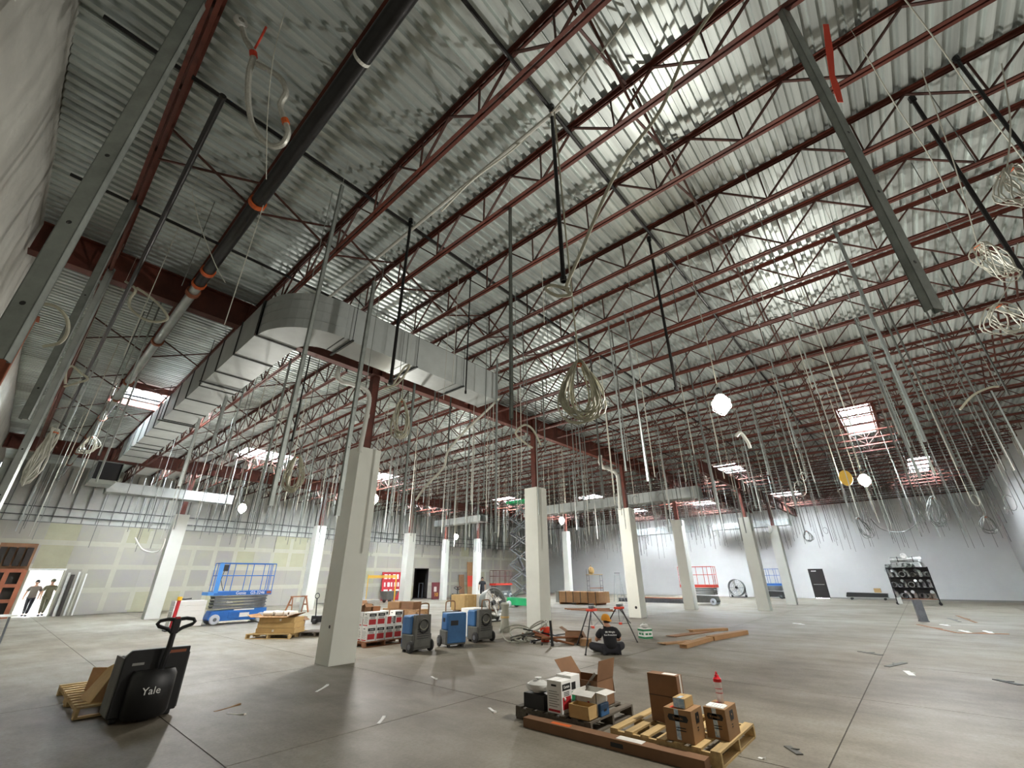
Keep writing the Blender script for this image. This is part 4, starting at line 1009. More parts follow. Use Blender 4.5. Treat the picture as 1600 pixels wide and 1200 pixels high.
# --- drum fans
def drum_fan(label, loc, rz, r_, tilt):
    t = thing('drum_fan', label, 'fan', loc, rz, 'drum fans'); cz = r_ + .12; T = Matrix.Translation((0, 0, cz)) @ Matrix.Rotation(tilt, 4, 'X'); d = r_ * .38
    MB().lathe([(r_ * .96, -d), (r_, -d), (r_, d), (r_ * .96, d), (r_ * .96, -d)], axis='y', n=32).xf(T).build('drum', 'fan_grey', t, smooth=True)
    for y in (-d, d):
        for q in (.3, .55, .8): MB().tube([(r_ * q * math.cos(a), y, r_ * q * math.sin(a)) for a in [2 * PI * i / 24 for i in range(24)]], .006, 4, True).xf(T).build('grille_ring', 'steel_grey', t)
        for k in range(8): MB().bar((r_ * .12 * math.cos(k * PI / 4), y, r_ * .12 * math.sin(k * PI / 4)), (r_ * .97 * math.cos(k * PI / 4), y, r_ * .97 * math.sin(k * PI / 4)), .012).xf(T).build('grille_spoke', 'steel_grey', t)
    MB().cyl((0, -d * .6, 0), (0, d * .6, 0), r_ * .16, 14).xf(T).build('motor_hub', 'black', t)
    for k in range(4):
        a = k * PI / 2 + .4; u = Vector((math.cos(a), 0, math.sin(a))); v = Vector((-math.sin(a), .5, math.cos(a)))
        MB().prism([u * r_ * .14 - v * r_ * .1, u * r_ * .9 - v * r_ * .2, u * r_ * .88 + v * r_ * .16, u * r_ * .14 + v * r_ * .1], (0, .012, 0)).xf(T).build('fan_blade', 'white_paint', t)
    for s in (-1, 1):
        MB().tube([(s * r_ * .95, -d * 1.1, .03), (s * r_ * 1.02, 0, cz), (s * r_ * .95, d * 1.2, .03)], .025, 8).build('stand_leg', 'black', t)
        MB().cyl((s * r_ * .8, d * 1.2, .1), (s * r_ * .9, d * 1.2, .1), .1, 14).build('wheel', 'rubber', t)
    MB().cyl((-r_ * .95, -d * 1.1, .03), (r_ * .95, -d * 1.1, .03), .025, 8).build('stand_bar', 'black', t); MB().cyl((-r_ * .95, d * 1.2, .08), (r_ * .95, d * 1.2, .08), .02, 8).build('axle', 'black', t)
    return t
drum_fan('big grey drum fan tilted behind the dehumidifiers', (14.9, 14.3, 0), -.12, .58, -.3)
drum_fan('round drum fan standing against the white back wall', (43.8, 12.45, 0), -PI / 2, .66, -.08)
# --- tripods with pipe vices
def tripod(label, apex, feet, vice=True):
    lo = Vector((apex.x, apex.y, 0)); t = thing('pipe_tripod', label, 'tripod', lo, 0, 'pipe vice tripods'); ap = Vector((0, 0, apex.z))
    for f in feet:
        f = Vector((f.x, f.y, 0)) - lo; tp = ap + f.normalized() * .1
        lg = MB().cyl(tp - Vector((0, 0, .05)), f + Vector((0, 0, .012)), .017, 8).build('leg', 'black', t); MB().cyl(f, f + Vector((0, 0, .03)), .024, 8).build('rubber_foot', 'rubber', lg)
        m_ = tp.lerp(f, .48); MB().bar(m_, Vector((0, 0, m_.z - .02)), .016, .01).build('brace', 'black', t)
    MB().cyl((0, 0, apex.z * .47), (0, 0, apex.z * .53), .05, 10).build('centre_tray', 'orange_red', t)
    MB().prism([(-.14, -.1, apex.z - .06), (.14, -.1, apex.z - .06), (.14, .1, apex.z - .06), (-.14, .1, apex.z - .06)], (0, 0, .06)).build('head_plate', 'orange_red', t, bev=.01)
    MB().box(-.08, .03, -.05, .05, apex.z, apex.z + .07).build('vice_body', 'steel_grey', t, bev=.01); MB().cyl((.05, -.1, apex.z + .05), (.05, .1, apex.z + .05), .035, 12).build('vice_jaw', 'galv', t)
    MB().tube([(.02, .03, apex.z - .05), (.03, .05, apex.z * .7), (.0, .02, apex.z * .55)], .006, 5).build('chain', 'black', t)
tripod('pipe vice tripod just left of the seated worker', P(924, 951, .9), [P(915, 1024), P(902, 1008), P(948, 984)])
tripod('pipe vice tripod between the seated worker and the green box', P(967, 948, .88), [P(996, 1004), P(936, 1000), P(985, 974)])

# --- people
def skin(name, verts, edges, radii, m, parent, root=0, sub=2):
    me = bpy.data.meshes.new(name); me.from_pydata([tuple(v) for v in verts], edges, []); me.materials.append(MATS[m])
    o = bpy.data.objects.new(name, me); COL.objects.link(o); o.parent = parent
    sk = o.modifiers.new('skin', 'SKIN'); sk.use_smooth_shade = True; sk.branch_smoothing = .5
    for i, r_ in enumerate(radii): me.skin_vertices[0].data[i].radius = r_ if isinstance(r_, tuple) else (r_, r_)
    me.skin_vertices[0].data[root].use_root = True
    s = o.modifiers.new('sub', 'SUBSURF'); s.levels = sub; s.render_levels = sub
    return o
class Sk:
    def __init__(s): s.v, s.e, s.r = [], [], []
    def a(s, p, r_, prev=None):
        s.v.append(Vector(p)); s.r.append(r_); i = len(s.v) - 1
        if prev is not None: s.e.append((prev, i))
        return i
    def chain(s, pts, prev):
        for p, r_ in pts: prev = s.a(p, r_, prev)
        return prev
def hand(S, wrist, tip_dir, palm_n, size, prev):
    w_ = Vector(wrist); d = Vector(tip_dir).normalized(); n = Vector(palm_n); n = (n - d * n.dot(d)).normalized(); s = d.cross(n)
    k = S.a(w_ + d * .045 * size, (.034 * size, .02 * size), prev); k2 = S.a(w_ + d * .085 * size, (.036 * size, .018 * size), k)
    for i, (o_, ln) in enumerate(((-.03, .06), (-.01, .072), (.011, .067), (.031, .05))):
        b = w_ + d * .095 * size + s * o_ * size; q = S.a(b, .0085 * size, k2)
        q = S.a(b + (d * .5 + n * .15) * ln * size, .0085 * size, q); S.a(b + (d * .85 + n * .55) * ln * size, .007 * size, q)
    q = S.a(w_ + d * .04 * size - s * .045 * size + n * .01, .010 * size, k); S.a(w_ + d * .075 * size - s * .06 * size + n * .025, .009 * size, q)
def head_parts(t, c, f, hairm, cap=None, cap_back=True):
    f = Vector(f).normalized(); sd = Vector((f.y, -f.x, 0)).normalized(); c = Vector(c); R3 = Matrix((sd, f, Vector((0, 0, 1)))).transposed().to_4x4(); T = Matrix.Translation(c) @ R3
    for s in (-1, 1):
        MB().lathe([(0, -.008), (.018, -.004), (.02, .004), (0, .008)], axis='x', n=10).xf(T @ Matrix.Translation((s * .083, -.005, -.005)) @ Matrix.Diagonal((1, .8, 1.4, 1))).build('ear', 'skin', t, smooth=True)
        MB().lathe([(0, -.008), (.01, -.004), (.011, .002), (0, .009)], axis='y', n=8).xf(T @ Matrix.Translation((s * .032, .088, .012))).build('eye', 'print_white', t, smooth=True)
    MB().prism([(-.012, .085, .0), (.012, .085, .0), (.016, .09, -.03), (0, .115, -.032), (-.016, .09, -.03)], (0, -.012, 0)).xf(T).build('nose', 'skin', t, smooth=True)
    MB().box(-.024, .024, .084, .094, -.062, -.054).xf(T).build('mouth', 'maroon', t)
    hm = MB(); n = 14
    rows = [(.0, .128), (.05, .115), (.083, .075), (.097, .03), (.093, -.02), (.08, -.055)]
    hm.lathe(rows, n=n); hm.v = [(x, y * 1.12 - .012 - (.05 if z < .02 and y > 0 else 0), z) for x, y, z in hm.v]
    hm.xf(T).build('hair', hairm, t, smooth=True)
    if cap:
        cm = MB().lathe([(0, .142), (.05, .132), (.088, .095), (.104, .045), (.106, .0), (.1, -.003)], n=18); cm.v = [(x, y * 1.1 - .008, z) for x, y, z in cm.v]
        cp2 = cm.xf(T).build('cap', cap, t, smooth=True); sg = -1 if cap_back else 1
        pts_ = [(.085 * math.cos(a), sg * (.08 + .1 * math.sin(a)), .01 - .03 * math.sin(a)) for a in [PI * i / 8 for i in range(9)]]
        MB().prism(pts_, (0, 0, .008)).xf(T).build('cap_brim', cap, cp2)
        if cap_back: MB().prism([(-.03, .1, .02), (.03, .1, .02), (.03, .1, .06), (-.03, .1, .06)], (0, .006, 0)).xf(T).build('cap_strap', cap, cp2)
def stander(label, loc, rz, shirt, pants, shoe, hairm, H=1.76, cap=None, legs=(.12, -.12), arms=((.05, .02), (.05, .02)), shorts=False):
    t = thing('person', label, 'person', loc, rz); k = H / 1.76; S = Sk(); V = lambda x, y, z: (x * k, y * k, z * k)
    pel = S.a(V(0, 0, .95), (.15 * k, .105 * k)); ab = S.a(V(0, .0, 1.12), (.14 * k, .1 * k), pel); ch = S.a(V(0, 0, 1.32), (.165 * k, .11 * k), ab); nb = S.a(V(0, 0, 1.46), (.07 * k, .06 * k), ch)
    nk = S.a(V(0, .01, 1.53), .052 * k, nb); hd = S.a(V(0, .025, 1.62), (.078 * k, .09 * k), nk); S.a(V(0, .02, 1.71), (.066 * k, .08 * k), hd)
    T = Sk(); tp = T.a(V(0, 0, .83), (.2 * k, .145 * k)); tm = T.a(V(0, 0, .96), (.195 * k, .14 * k), tp); ta = T.a(V(0, 0, 1.12), (.19 * k, .135 * k), tm); tc = T.a(V(0, 0, 1.33), (.21 * k, .145 * k), ta); T.a(V(0, 0, 1.46), (.13 * k, .1 * k), T.a(V(0, 0, 1.42), (.17 * k, .125 * k), tc))
    Q = Sk(); qp = Q.a(V(0, 0, .98), (.175 * k, .125 * k))
    for i, s in enumerate((-1, 1)):
        fy = legs[i]; sw = arms[i]
        sh = S.a(V(s * .19, 0, 1.41), .058 * k, ch); el = S.a(V(s * .25, sw[0], 1.14), .043 * k, sh); wr = S.a(V(s * .27, sw[0] + sw[1] + .06, .9), .03 * k, el); hand(S, V(s * .27, sw[0] + sw[1] + .06, .9), (0, .15, -1), (-s, 0, 0), k, wr)
        ts = T.a(V(s * .19, 0, 1.4), .092 * k, tc); T.a(V(s * .245, sw[0] * .8, 1.17), .078 * k, ts)
        hp = S.a(V(s * .09, 0, .88), .085 * k, pel); kn = S.a(V(s * .1, fy * .5 + .02, .5), .056 * k, hp); ank = S.a(V(s * .1, fy, .09), .038 * k, kn); S.a(V(s * .11, fy + .13, .035), .035 * k, ank)
        qh = Q.a(V(s * .092, 0, .84), .105 * k, qp); qk = Q.a(V(s * .1, fy * .5 + .02, .5), .078 * k, qh)
        if not shorts: Q.a(V(s * .1, fy, .1), .062 * k, qk)
        MB().prism([V(s * .105 - .045, fy - .07, 0), V(s * .105 + .045, fy - .07, 0), V(s * .11 + .05, fy + .12, 0), V(s * .11, fy + .2, 0), V(s * .11 - .05, fy + .12, 0)], (0, 0, .075 * k)).build('shoe', shoe, t, bev=.02)
    skin('body', S.v, S.e, S.r, 'skin', t); skin('shirt', T.v, T.e, T.r, shirt, t); skin('trousers', Q.v, Q.e, Q.r, pants, t)
    head_parts(t, V(0, .025, 1.63), (0, 1, 0), hairm, cap, False); return t
stander('standing person in a black shirt and dark trousers before the red lift', (27.0, 27.1, 0), math.radians(130), 'cloth_black', 'cloth_dark', 'shoe_dark', 'hair', 1.78)
stander('left of two people walking in the bright doorway, dark jacket', (1.95, 36.3, 0), math.radians(165), 'cloth_grey', 'cloth_dark', 'shoe_dark', 'hair', 1.76, None, (.22, -.2), ((-.1, .1), (.12, .02)))
stander('right of two people in the bright doorway, olive clothes', (2.52, 36.0, 0), math.radians(190), 'cloth_olive', 'cloth_olive', 'shoe_dark', 'hair', 1.8, 'cloth_olive', (-.16, .18), ((.12, .02), (-.06, .1)))
# seated worker seen from behind
wk = thing('person', 'seated worker in black shirt and mustard cap beside the tripods', 'person', (10.45, 6.08, 0), math.radians(-43))
S = Sk(); pel = S.a((0, 0, .13), (.16, .13)); ab = S.a((0, .0, .3), (.15, .11), pel); ch = S.a((-.02, .03, .47), (.17, .12), ab); nb = S.a((-.03, .07, .58), (.07, .065), ch); nk = S.a((-.03, .1, .63), .054, nb); hd = S.a((-.035, .13, .71), (.08, .092), nk); S.a((-.035, .13, .79), (.066, .08), hd)
T = Sk(); tp = T.a((0, -.01, .1), (.2, .15)); ta = T.a((0, -.01, .28), (.19, .135), tp); tc = T.a((-.02, .02, .47), (.19, .135), ta); T.a((-.03, .07, .585), (.115, .095), tc)
Q = Sk(); qp = Q.a((0, .02, .11), (.19, .11))
for s in (-1, 1):
    sh = S.a((s * .19 - .02, .05, .52), .062, ch); e_ = (s * .3, .16, .3); w_ = (s * .14 - .05, .4, .3); el = S.a(e_, .045, sh); wr = S.a(w_, .031, el); hand(S, w_, (-s * .4, .9, -.1), (0, -.2, -1), 1.0, wr)
    ts = T.a((s * .18 - .02, .05, .51), .1, tc); T.a((s * .275, .125, .35), .082, ts)
    hp = S.a((s * .1, .06, .11), .09, pel); kn = S.a((s * .42, .33, .17), .06, hp); ak = S.a((-s * .02, .47 + s * .06, .07), .042, kn); S.a((-s * .14, .5 + s * .06, .05), .036, ak)
    qh = Q.a((s * .11, .07, .12), .115, qp); qk = Q.a((s * .42, .33, .17), .088, qh); Q.a((s * .05, .46 + s * .06, .085), .065, qk)
    MB().prism([(-s * .04, .42 + s * .06, 0), (-s * .04, .53 + s * .06, 0), (-s * .26, .55 + s * .06, 0), (-s * .3, .5 + s * .06, 0), (-s * .26, .45 + s * .06, 0)], (0, 0, .085)).build('shoe', 'shoe_grey', wk, bev=.02)
skin('body', S.v, S.e, S.r, 'skin', wk); shirt = skin('shirt', T.v, T.e, T.r, 'cloth_black', wk); skin('trousers', Q.v, Q.e, Q.r, 'cloth_dark', wk)
head_parts(wk, (-.035, .13, .725), (-.45, .9, 0), 'hair', 'cap_mustard', True)
for k, (s_, sz) in enumerate((('BR Wright', .055), ('Fire Protection', .05))):
    text('shirt_lettering', s_, sz, 'print_white', wk, face_m((-.02, -.118 + .004 * (1 - k) , .49 - .06 * k), (1, 0, 0), (0, .12, 1)), .004)

# --- debris pile left of the worker
rd = random.Random(21)
for k in range(7):
    cx, cy = 10.95 + rd.uniform(-.2, .35), 9.05 + rd.uniform(-.35, .35); rr_ = rd.uniform(.25, .42); ph = rd.uniform(0, 6); tl = rd.uniform(.15, .5)
    pts_ = [(rr_ * 1.2 * math.cos(ph + a) * (1 + .1 * math.sin(3 * a)), rr_ * math.sin(ph + a), .03 + tl * (.5 + .5 * math.sin(a * .9))) for a in [i * .35 for i in range(16)]]
    tag(MB().tube(pts_, .02, 7).build('hose', rd.choice(('hose', 'dehu_grey', 'hose')), None, (cx, cy, 0), smooth=True), 'grey hose curled in the left half of the debris pile', 'hose', 'hoses of the debris pile')
for k in range(9):
    cx, cy = 11.2 + rd.uniform(-.3, .5), 8.6 + rd.uniform(-.7, .5); a = rd.uniform(0, 3.14); L = rd.uniform(.3, .6)
    t = thing('pipe_offcut', 'rusty pipe or strip offcut lying in the debris pile', 'pipe', (cx, cy, .02), a, 'offcuts of the debris pile')
    MB().cyl((-L, 0, .0 + .02 * k), (L, 0, .02 + rd.uniform(0, .3)), rd.uniform(.012, .03), 8).build('pipe_wall', rd.choice(('wood_red', 'black_pipe', 'steel_grey', 'rust')), t); MB().cyl((L - .02, 0, .02), (L + .01, 0, .03), .03, 8).build('pipe_end', 'black_pipe', t)
bk2 = thing('bucket', 'orange bucket standing in the debris pile', 'bucket', (11.35, 8.75, 0)); MB().lathe([(.12, 0), (.15, .36), (.155, .37), (.145, .37), (.115, .02), (0, .02)], n=18).build('bucket_wall', 'orange_red', bk2, smooth=True); MB().tube([(.15 * math.cos(a), .15 * math.sin(a) * .3, .36 + .14 * math.sin(a)) for a in [PI * i / 10 for i in range(11)]], .005, 5).build('bail', 'steel_grey', bk2)
up_ = thing('standing_pipe', 'black pipe propped upright in the debris pile', 'pipe', (10.75, 8.05, 0)); MB().cyl((0, 0, .03), (.05, .08, .6), .035, 12).build('pipe_wall', 'black_pipe', up_); MB().cyl((-.002, -.003, 0), (.002, .003, .05), .045, 12).build('pipe_coupling', 'black', up_)
carton('crushed brown carton at the right end of the debris pile', 11.55, 11.9, 7.75, 8.2, 0, .28, 'card_dark', True, (150, 110, 150, 60), .4)
carton('small printed carton lying by the left tripod', 11.3, 11.6, 7.3, 7.55, 0, .16, 'card', rz=.3)
gb = carton('green and white printed box right of the tripods', 13.65, 13.95, 6.65, 6.95, 0, .27, 'print_white', rz=-.5)
for z in (0.005, .2): MB().box(-.152, .152, -.152, .152, z, z + .05).build('green_band', 'green_box', gb)
for k in range(2): patch(gb, 'green_lettering', 'green_box', (-.151, .1 - .13 * k, .1), (0, -.1, 0), (0, 0, .05)); patch(gb, 'green_lettering', 'green_box', (-.1 + .12 * k, -.151, .1), (.09, 0, 0), (0, 0, .05))
bag('clear plastic bag bunched on the green and white box', (13.8, 6.8, .27), (.12, .12, .06), 'plastic_white', 5)
for k, (ax, ay, bx, by, wd, h, m) in enumerate(((1036, 1007, 1082, 1003, .22, .04, 'card'), (1068, 1013, 1116, 999, .2, .1, 'card'), (1112, 1001, 1165, 991, .2, .12, 'card'), (1050, 995, 1110, 987, .3, .03, 'card_dark'), (1080, 988, 1135, 985, .2, .08, 'card'))):
    a_, b_ = P(ax, ay), P(bx, by); d = b_ - a_; t = thing('flat_carton', ('flattened carton strip at the left of the carton heap', 'long open carton at the front of the carton heap', 'long tan carton pointing right out of the carton heap', 'dark cardboard sheet under the carton heap', 'carton at the back of the carton heap')[k], 'cardboard', ((a_ + b_) / 2), math.atan2(d.y, d.x), 'carton heap right of the green box')
    l = d.length / 2; zb_ = .002 + .0 * k
    MB().box(-l, l, -wd / 2, wd / 2, zb_, h).build('carton_body', m, t, bev=.004); MB().box(-l - .1, -l, -wd / 2, wd / 2, h - .012, h).build('end_flap', m, t); MB().box(-l * .9, l * .9, -.005, .005, h, h + .002).build('lid_seam', 'card_dark', t)

# --- white and red boxes on a pallet beside the nearest column
pallet('brown pallet carrying the white and red boxes by the nearest column', 7.3, 8.55, 11.75, 12.95, 'wood_red')
first = None; ci = 0
for lay, spots in ((0, [(7.36 + .29 * i, 11.8 + .29 * j) for j in range(3) for i in range(4)]), (1, [(7.37, 11.82), (7.66, 11.84), (7.36, 12.12), (7.66, 12.12), (8.22, 11.82), (7.95, 12.14)])):
    for x, y in spots:
        lb = 'white and red compound box in the lower layer of the stack' if lay == 0 else 'white and red compound box in the upper layer of the stack'
        if first is None: first = compound_box(lb, x, y, .138, .27, .27, .35, group='compound boxes on the brown pallet'); continue
        c = copy_tree(first); c.location = (x + .135, y + .135, .138 + .352 * lay); c['label'] = lb; c['category'] = 'box'; c['group'] = 'compound boxes on the brown pallet'
tip = compound_box('white box tipped on its side on top of the lower boxes', 7.97, 11.8, .5, .23, .27, .35); tip.rotation_euler = (0, 0, 0); tip.matrix_world = Matrix.Translation((8.18, 11.96, .61)) @ Matrix.Rotation(PI / 2, 4, 'Y') if False else Matrix.Translation((7.93, 11.95, .608)) @ Matrix.Rotation(PI / 2, 4, 'Y') @ Matrix.Translation((0, 0, 0))
carton('small brown carton on top of the white and red stack', 7.4, 7.62, 12.15, 12.38, .842, .2, 'card_dark', True, (120, 120, 140, 40)); carton('flat red brown carton on top of the white and red stack', 7.68, 7.92, 12.15, 12.37, .842, .12, 'wood_red')
# --- stack of flat cartons left of the column
def rl(cx, cy, rz, x, y): c, s = math.cos(rz), math.sin(rz); return cx + c * x - s * y, cy + s * x + c * y
RZ = -.9; CX, CY = 6.85, 16.25
pl = pallet('pallet under the tan carton stack left of the nearest column', CX - .7, CX + .7, CY - .6, CY + .6, 'wood'); pl.rotation_euler = (0, 0, RZ)
for k in range(3):
    t = carton('flat tan carton in the stack left of the nearest column, ' + ('lowest', 'middle', 'topmost')[k], CX - .66 + .02 * k, CX + .6 - .03 * k, CY - .55 + .02 * k, CY + .1, .138 + .15 * k, .146, 'card_tan', rz=RZ)
    patch(t, 'white_label', 'paper', (-.1 + .1 * k, -.31 if k else -.325, .05), (.06, 0, 0), (0, 0, .06))
x_, y_ = rl(CX, CY, RZ, 0, -.22); t = thing('cardboard_sheet', 'bent cardboard sheet covering the tan carton stack', 'cardboard', (x_, y_, .59), RZ); MB().box(-.68, .5, -.36, .3, 0, .012).build('sheet_panel', 'card', t); MB().prism([(.5, -.36, 0), (.5, .3, 0), (.78, .3, .1), (.78, -.36, .1)], (0, 0, .012)).build('sheet_flap', 'card_dark', t); MB().prism([(-.68, -.36, 0), (-.68, .3, 0), (-.8, .3, .07), (-.8, -.36, .07)], (0, 0, .012)).build('sheet_flap', 'card', t)
for k in range(5):
    x_, y_ = rl(CX, CY, RZ, -.35 + .2 * k, -.15 + .1 * (k % 2)); t = thing('cloth_roll', 'cream cloth roll on the tan carton stack', 'cloth', (x_, y_, .602), RZ + .3 * k, 'cloth rolls on the carton stack')
    MB().lathe([(.03, -.16), (.07, -.16), (.075 + .01 * (k % 2), 0), (.07, .16), (.03, .16)], c=(0, 0, .078), axis='x', n=14).build('roll_body', 'paper', t, smooth=True); MB().lathe([(.028, -.165), (.034, -.165), (.034, .165), (.028, .165)], c=(0, 0, .078), axis='x', n=10).build('roll_core', 'card_dark', t)
x_, y_ = rl(CX, CY, RZ, .35, .42); carton('open brown carton behind the tan stack, left one', x_ - .2, x_ + .2, y_ - .18, y_ + .18, .138, .4, 'card_dark', True, (150, 120, 140, 100), RZ)
x_, y_ = rl(CX, CY, RZ, -.2, .42); carton('open brown carton behind the tan stack, right one', x_ - .25, x_ + .25, y_ - .18, y_ + .18, .138, .36, 'card_dark', True, (130, 100, 150, 120), RZ)
x_, y_ = rl(CX, CY, RZ, 1.25, .35); pl2 = pallet('empty grey pallet behind the nearest column', x_ - .5, x_ + .5, y_ - .4, y_ + .4, 'wood_grey'); pl2.rotation_euler = (0, 0, RZ)
bag('orange bag behind the tan carton stack', (9.25, 17.1, 0), (.18, .18, .16), 'orange', 8)
# --- hand pallet jack, saw horse, stands
hj = thing('hand_pallet_jack', 'hand pallet jack with black handle left of the nearest column', 'pallet jack', (9.7, 19.5, 0), .5)
for s in (-1, 1): MB().box(.1, 1.2, s * .2 - .07, s * .2 + .07, .05, .1).build('fork', 'black', hj); MB().cyl((1.05, s * .2 - .04, .035), (1.05, s * .2 + .04, .035), .035, 12).build('load_wheel', 'rubber', hj)
MB().box(-.1, .14, -.2, .2, .06, .3).build('pump_body', 'black', hj, bev=.02); MB().cyl((-.12, -.06, .09), (-.12, .06, .09), .09, 16).build('steer_wheel', 'rubber', hj); MB().cyl((-.1, 0, .3), (-.2, 0, .95), .022, 8).build('handle_shaft', 'black', hj)
MB().tube([(-.21, .1 * math.cos(a), 1.05 + .1 * math.sin(a)) for a in [2 * PI * i / 14 for i in range(14)]], .016, 6, True).build('handle_loop', 'black', hj)
def sawhorse(label, loc, rz):
    t = thing('sawhorse', label, 'sawhorse', loc, rz); MB().box(-.5, .5, -.045, .045, .78, .84).build('top_beam', 'wood_red', t)
    for sx in (-1, 1):
        for sy in (-1, 1): MB().bar((sx * .42, sy * .04, .8), (sx * .52, sy * .3, 0), .04, .08).build('leg', 'wood_red', t)
        MB().bar((sx * .47, -.17, .4), (sx * .47, .17, .4), .02, .07).build('leg_tie', 'wood_red', t)
sawhorse('brown sawhorse behind the tan carton stack', (12.0, 26.6, 0), .2)
st = thing('fire_stand', 'red stand with a yellow top behind the pallet truck handle', 'stand', (5.05, 21.2, 0)); MB().box(-.2, .2, -.2, .2, 0, .04).build('base_plate', 'black', st); MB().cyl((0, 0, .04), (.03, 0, 1.0), .06, 12).build('red_cylinder', 'sign_red', st); MB().cyl((.03, 0, 1.0), (.03, 0, 1.12), .08, 10).build('yellow_top', 'yellow', st); MB().tube([(.05, 0, 1.05), (.2, 0, 1.03), (.4, -.05, 1.05)], .025, 6).build('black_hose', 'black', st)
for k in range(5):
    tag(MB().box(-.55, .55, -.3, .3, 0, .18).build('white_panel_pack', 'print_white', None, (5.85, 22.9, .002 + .185 * k), bev=.006), ('lowest', 'second', 'third', 'fourth', 'topmost')[k] + ' white panel pack in the stack left of the blue lift', 'panel')
# white wrapped pack, long boxes, crates behind the dehumidifiers
lb_ = carton('long brown carton pile front behind the dehumidifiers', 13.0, 13.7, 17.3, 19.6, 0, .42, 'card', rz=.1); carton('brown carton on the long carton behind the dehumidifiers', 13.1, 13.6, 17.6, 18.4, .422, .3, 'card_dark', rz=.1); carton('tan carton on the long carton, left of the brown one', 13.05, 13.6, 18.6, 19.4, .422, .28, 'card', rz=.1)
carton('small dark carton in front of the long carton', 11.6, 12.0, 16.6, 17.1, 0, .5, 'card_dark'); carton('small open carton in front of the long carton', 12.1, 12.5, 15.9, 16.4, 0, .45, 'card', True, (140, 120, 130, 90))
ww = thing('wrapped_pack', 'white wrapped pack left of the long brown cartons', 'pack', (11.4, 18.8, 0), .2); MB().box(-.5, .5, -.45, .45, 0, .85).build('wrap_film', 'plastic_white', ww, bev=.04); MB().box(-.505, .505, -.03, .03, -.0, .852).build('strap', 'yellow', ww)
for k, (x, y, s) in enumerate(((18.1, 19.6, 1.0), (19.3, 18.9, 1.1))):
    t = thing('beige_crate', ('beige crate behind the right dehumidifiers', 'pale crate between the beige crate and the drum fan')[k], 'crate', (x, y, 0), .1)
    MB().box(-s / 2, s / 2, -s / 2, s / 2, .1, .85).build('crate_body', ('card_tan', 'paper')[k], t, bev=.01)
    for q in (-.3, .3): MB().box(q - .03, q + .03, -s / 2 - .01, s / 2 + .01, .1, .86).build('strap', 'wood', t); MB().box(-s / 2, s / 2, q - .05, q + .05, 0, .1).build('skid', 'wood_red', t)
pallet_truck('far dark pallet truck standing among the crates', (19.9, 22.2, 0), -.9, False)
tag(MB().box(-.3, .3, -.3, .3, 0, .8).build('white_cabinet', 'print_white', None, (11.0, 11.4, 0), bev=.01), 'plain white cabinet behind the middle dehumidifier', 'cabinet')
wr = thing('wrapped_post', 'bundle of cloth wrapped upright right of the drum fan', 'bundle', (12.4, 11.3, 0)); MB().lathe([(.18, 0), (.2, .1), (.14, .35), (.13, .7), (.16, .85), (.1, .9), (0, .9)], n=12).build('cloth_wrap', 'hose', wr, smooth=True); MB().lathe([(.145, .42), (.15, .45), (.145, .48)], n=12).build('tie', 'card_tan', wr)
# yellow rolling scaffold
ys_ = thing('rolling_scaffold', 'yellow rolling scaffold in front of the dark doorway', 'scaffold', (18.6, 28.7, 0), -.55)
for sx in (-.95, .95):
    for sy in (-.38, .38): MB().cyl((sx, sy, .12), (sx, sy, 1.95), .025, 8).build('upright', 'yellow', ys_); MB().cyl((sx - .02, sy, .07), (sx + .02, sy, .07), .07, 12).build('caster', 'rubber', ys_)
    for k in range(5): MB().cyl((sx, -.38, .35 + .36 * k), (sx, .38, .35 + .36 * k), .018, 8).build('rung', 'yellow', ys_)
MB().box(-1, 1, -.36, .36, 1.72, 1.78).build('platform_deck', 'yellow', ys_)
for sy in (-.38, .38): MB().bar((-.95, sy, 1.85), (.95, sy, 1.85), .05, .1).build('side_rail', 'yellow', ys_)
# tubs
def tub(label, loc, rz, m):
    t = thing('tilt_tub', label, 'tub', loc, rz); MB().prism([(-.5, -.4, .75), (-.35, -.4, .2), (.3, -.4, .2), (.65, -.4, .82)], (0, .8, 0)).build('tub_shell', m, t, bev=.02); MB().box(-.52, .68, -.43, .43, .76, .8).build('tub_rim', m, t)
    for sy in (-1, 1): MB().cyl((-.1, sy * .36 - .03, .15), (-.1, sy * .36 + .03, .15), .15, 14).build('wheel', 'rubber', t); MB().cyl((.3, sy * .3, .0), (.3, sy * .3, .2), .03, 8).build('leg', 'steel_grey', t)
tub('grey tilt tub behind the yellow scaffold', (21.2, 31.6, 0), 0, 'dehu_grey'); tub('green tilt tub left of the yellow scaffold', (17.6, 30.8, 0), .2, 'lift_green')
# boards and signs at the far wall
sg = thing('sign_board', 'red sign board with white lettering leaning on the wall by the yellow scaffold', 'sign', (23.6, 34.7, 0)); MB().prism([(-1, 0, 0), (1, 0, 0), (1, .2, 2.2), (-1, .2, 2.2)], (0, .05, 0)).build('board', 'sign_red', sg)
for r_, (z, n, h) in enumerate(((1.65, 4, .38), (1.05, 5, .34), (.72, 3, .12))):
    for k in range(n): w_ = 1.7 / n; x = -.85 + w_ * k; y = .2 * z / 2.2 - .002; patch(sg, 'white_lettering', 'print_white', (x + .04, y, z), (w_ * (.45 if (k + r_) % 2 else .7), 0, 0), (0, h * .09, h), .006)
def board(label, x, z1, w_, m, y=34.72, lean=.2):
    t = thing('leaning_board', label, 'board', (x, y, 0)); MB().prism([(-w_ / 2, 0, 0), (w_ / 2, 0, 0), (w_ / 2, lean, z1), (-w_ / 2, lean, z1)], (0, .03, 0)).build('board_panel', m, t); return t
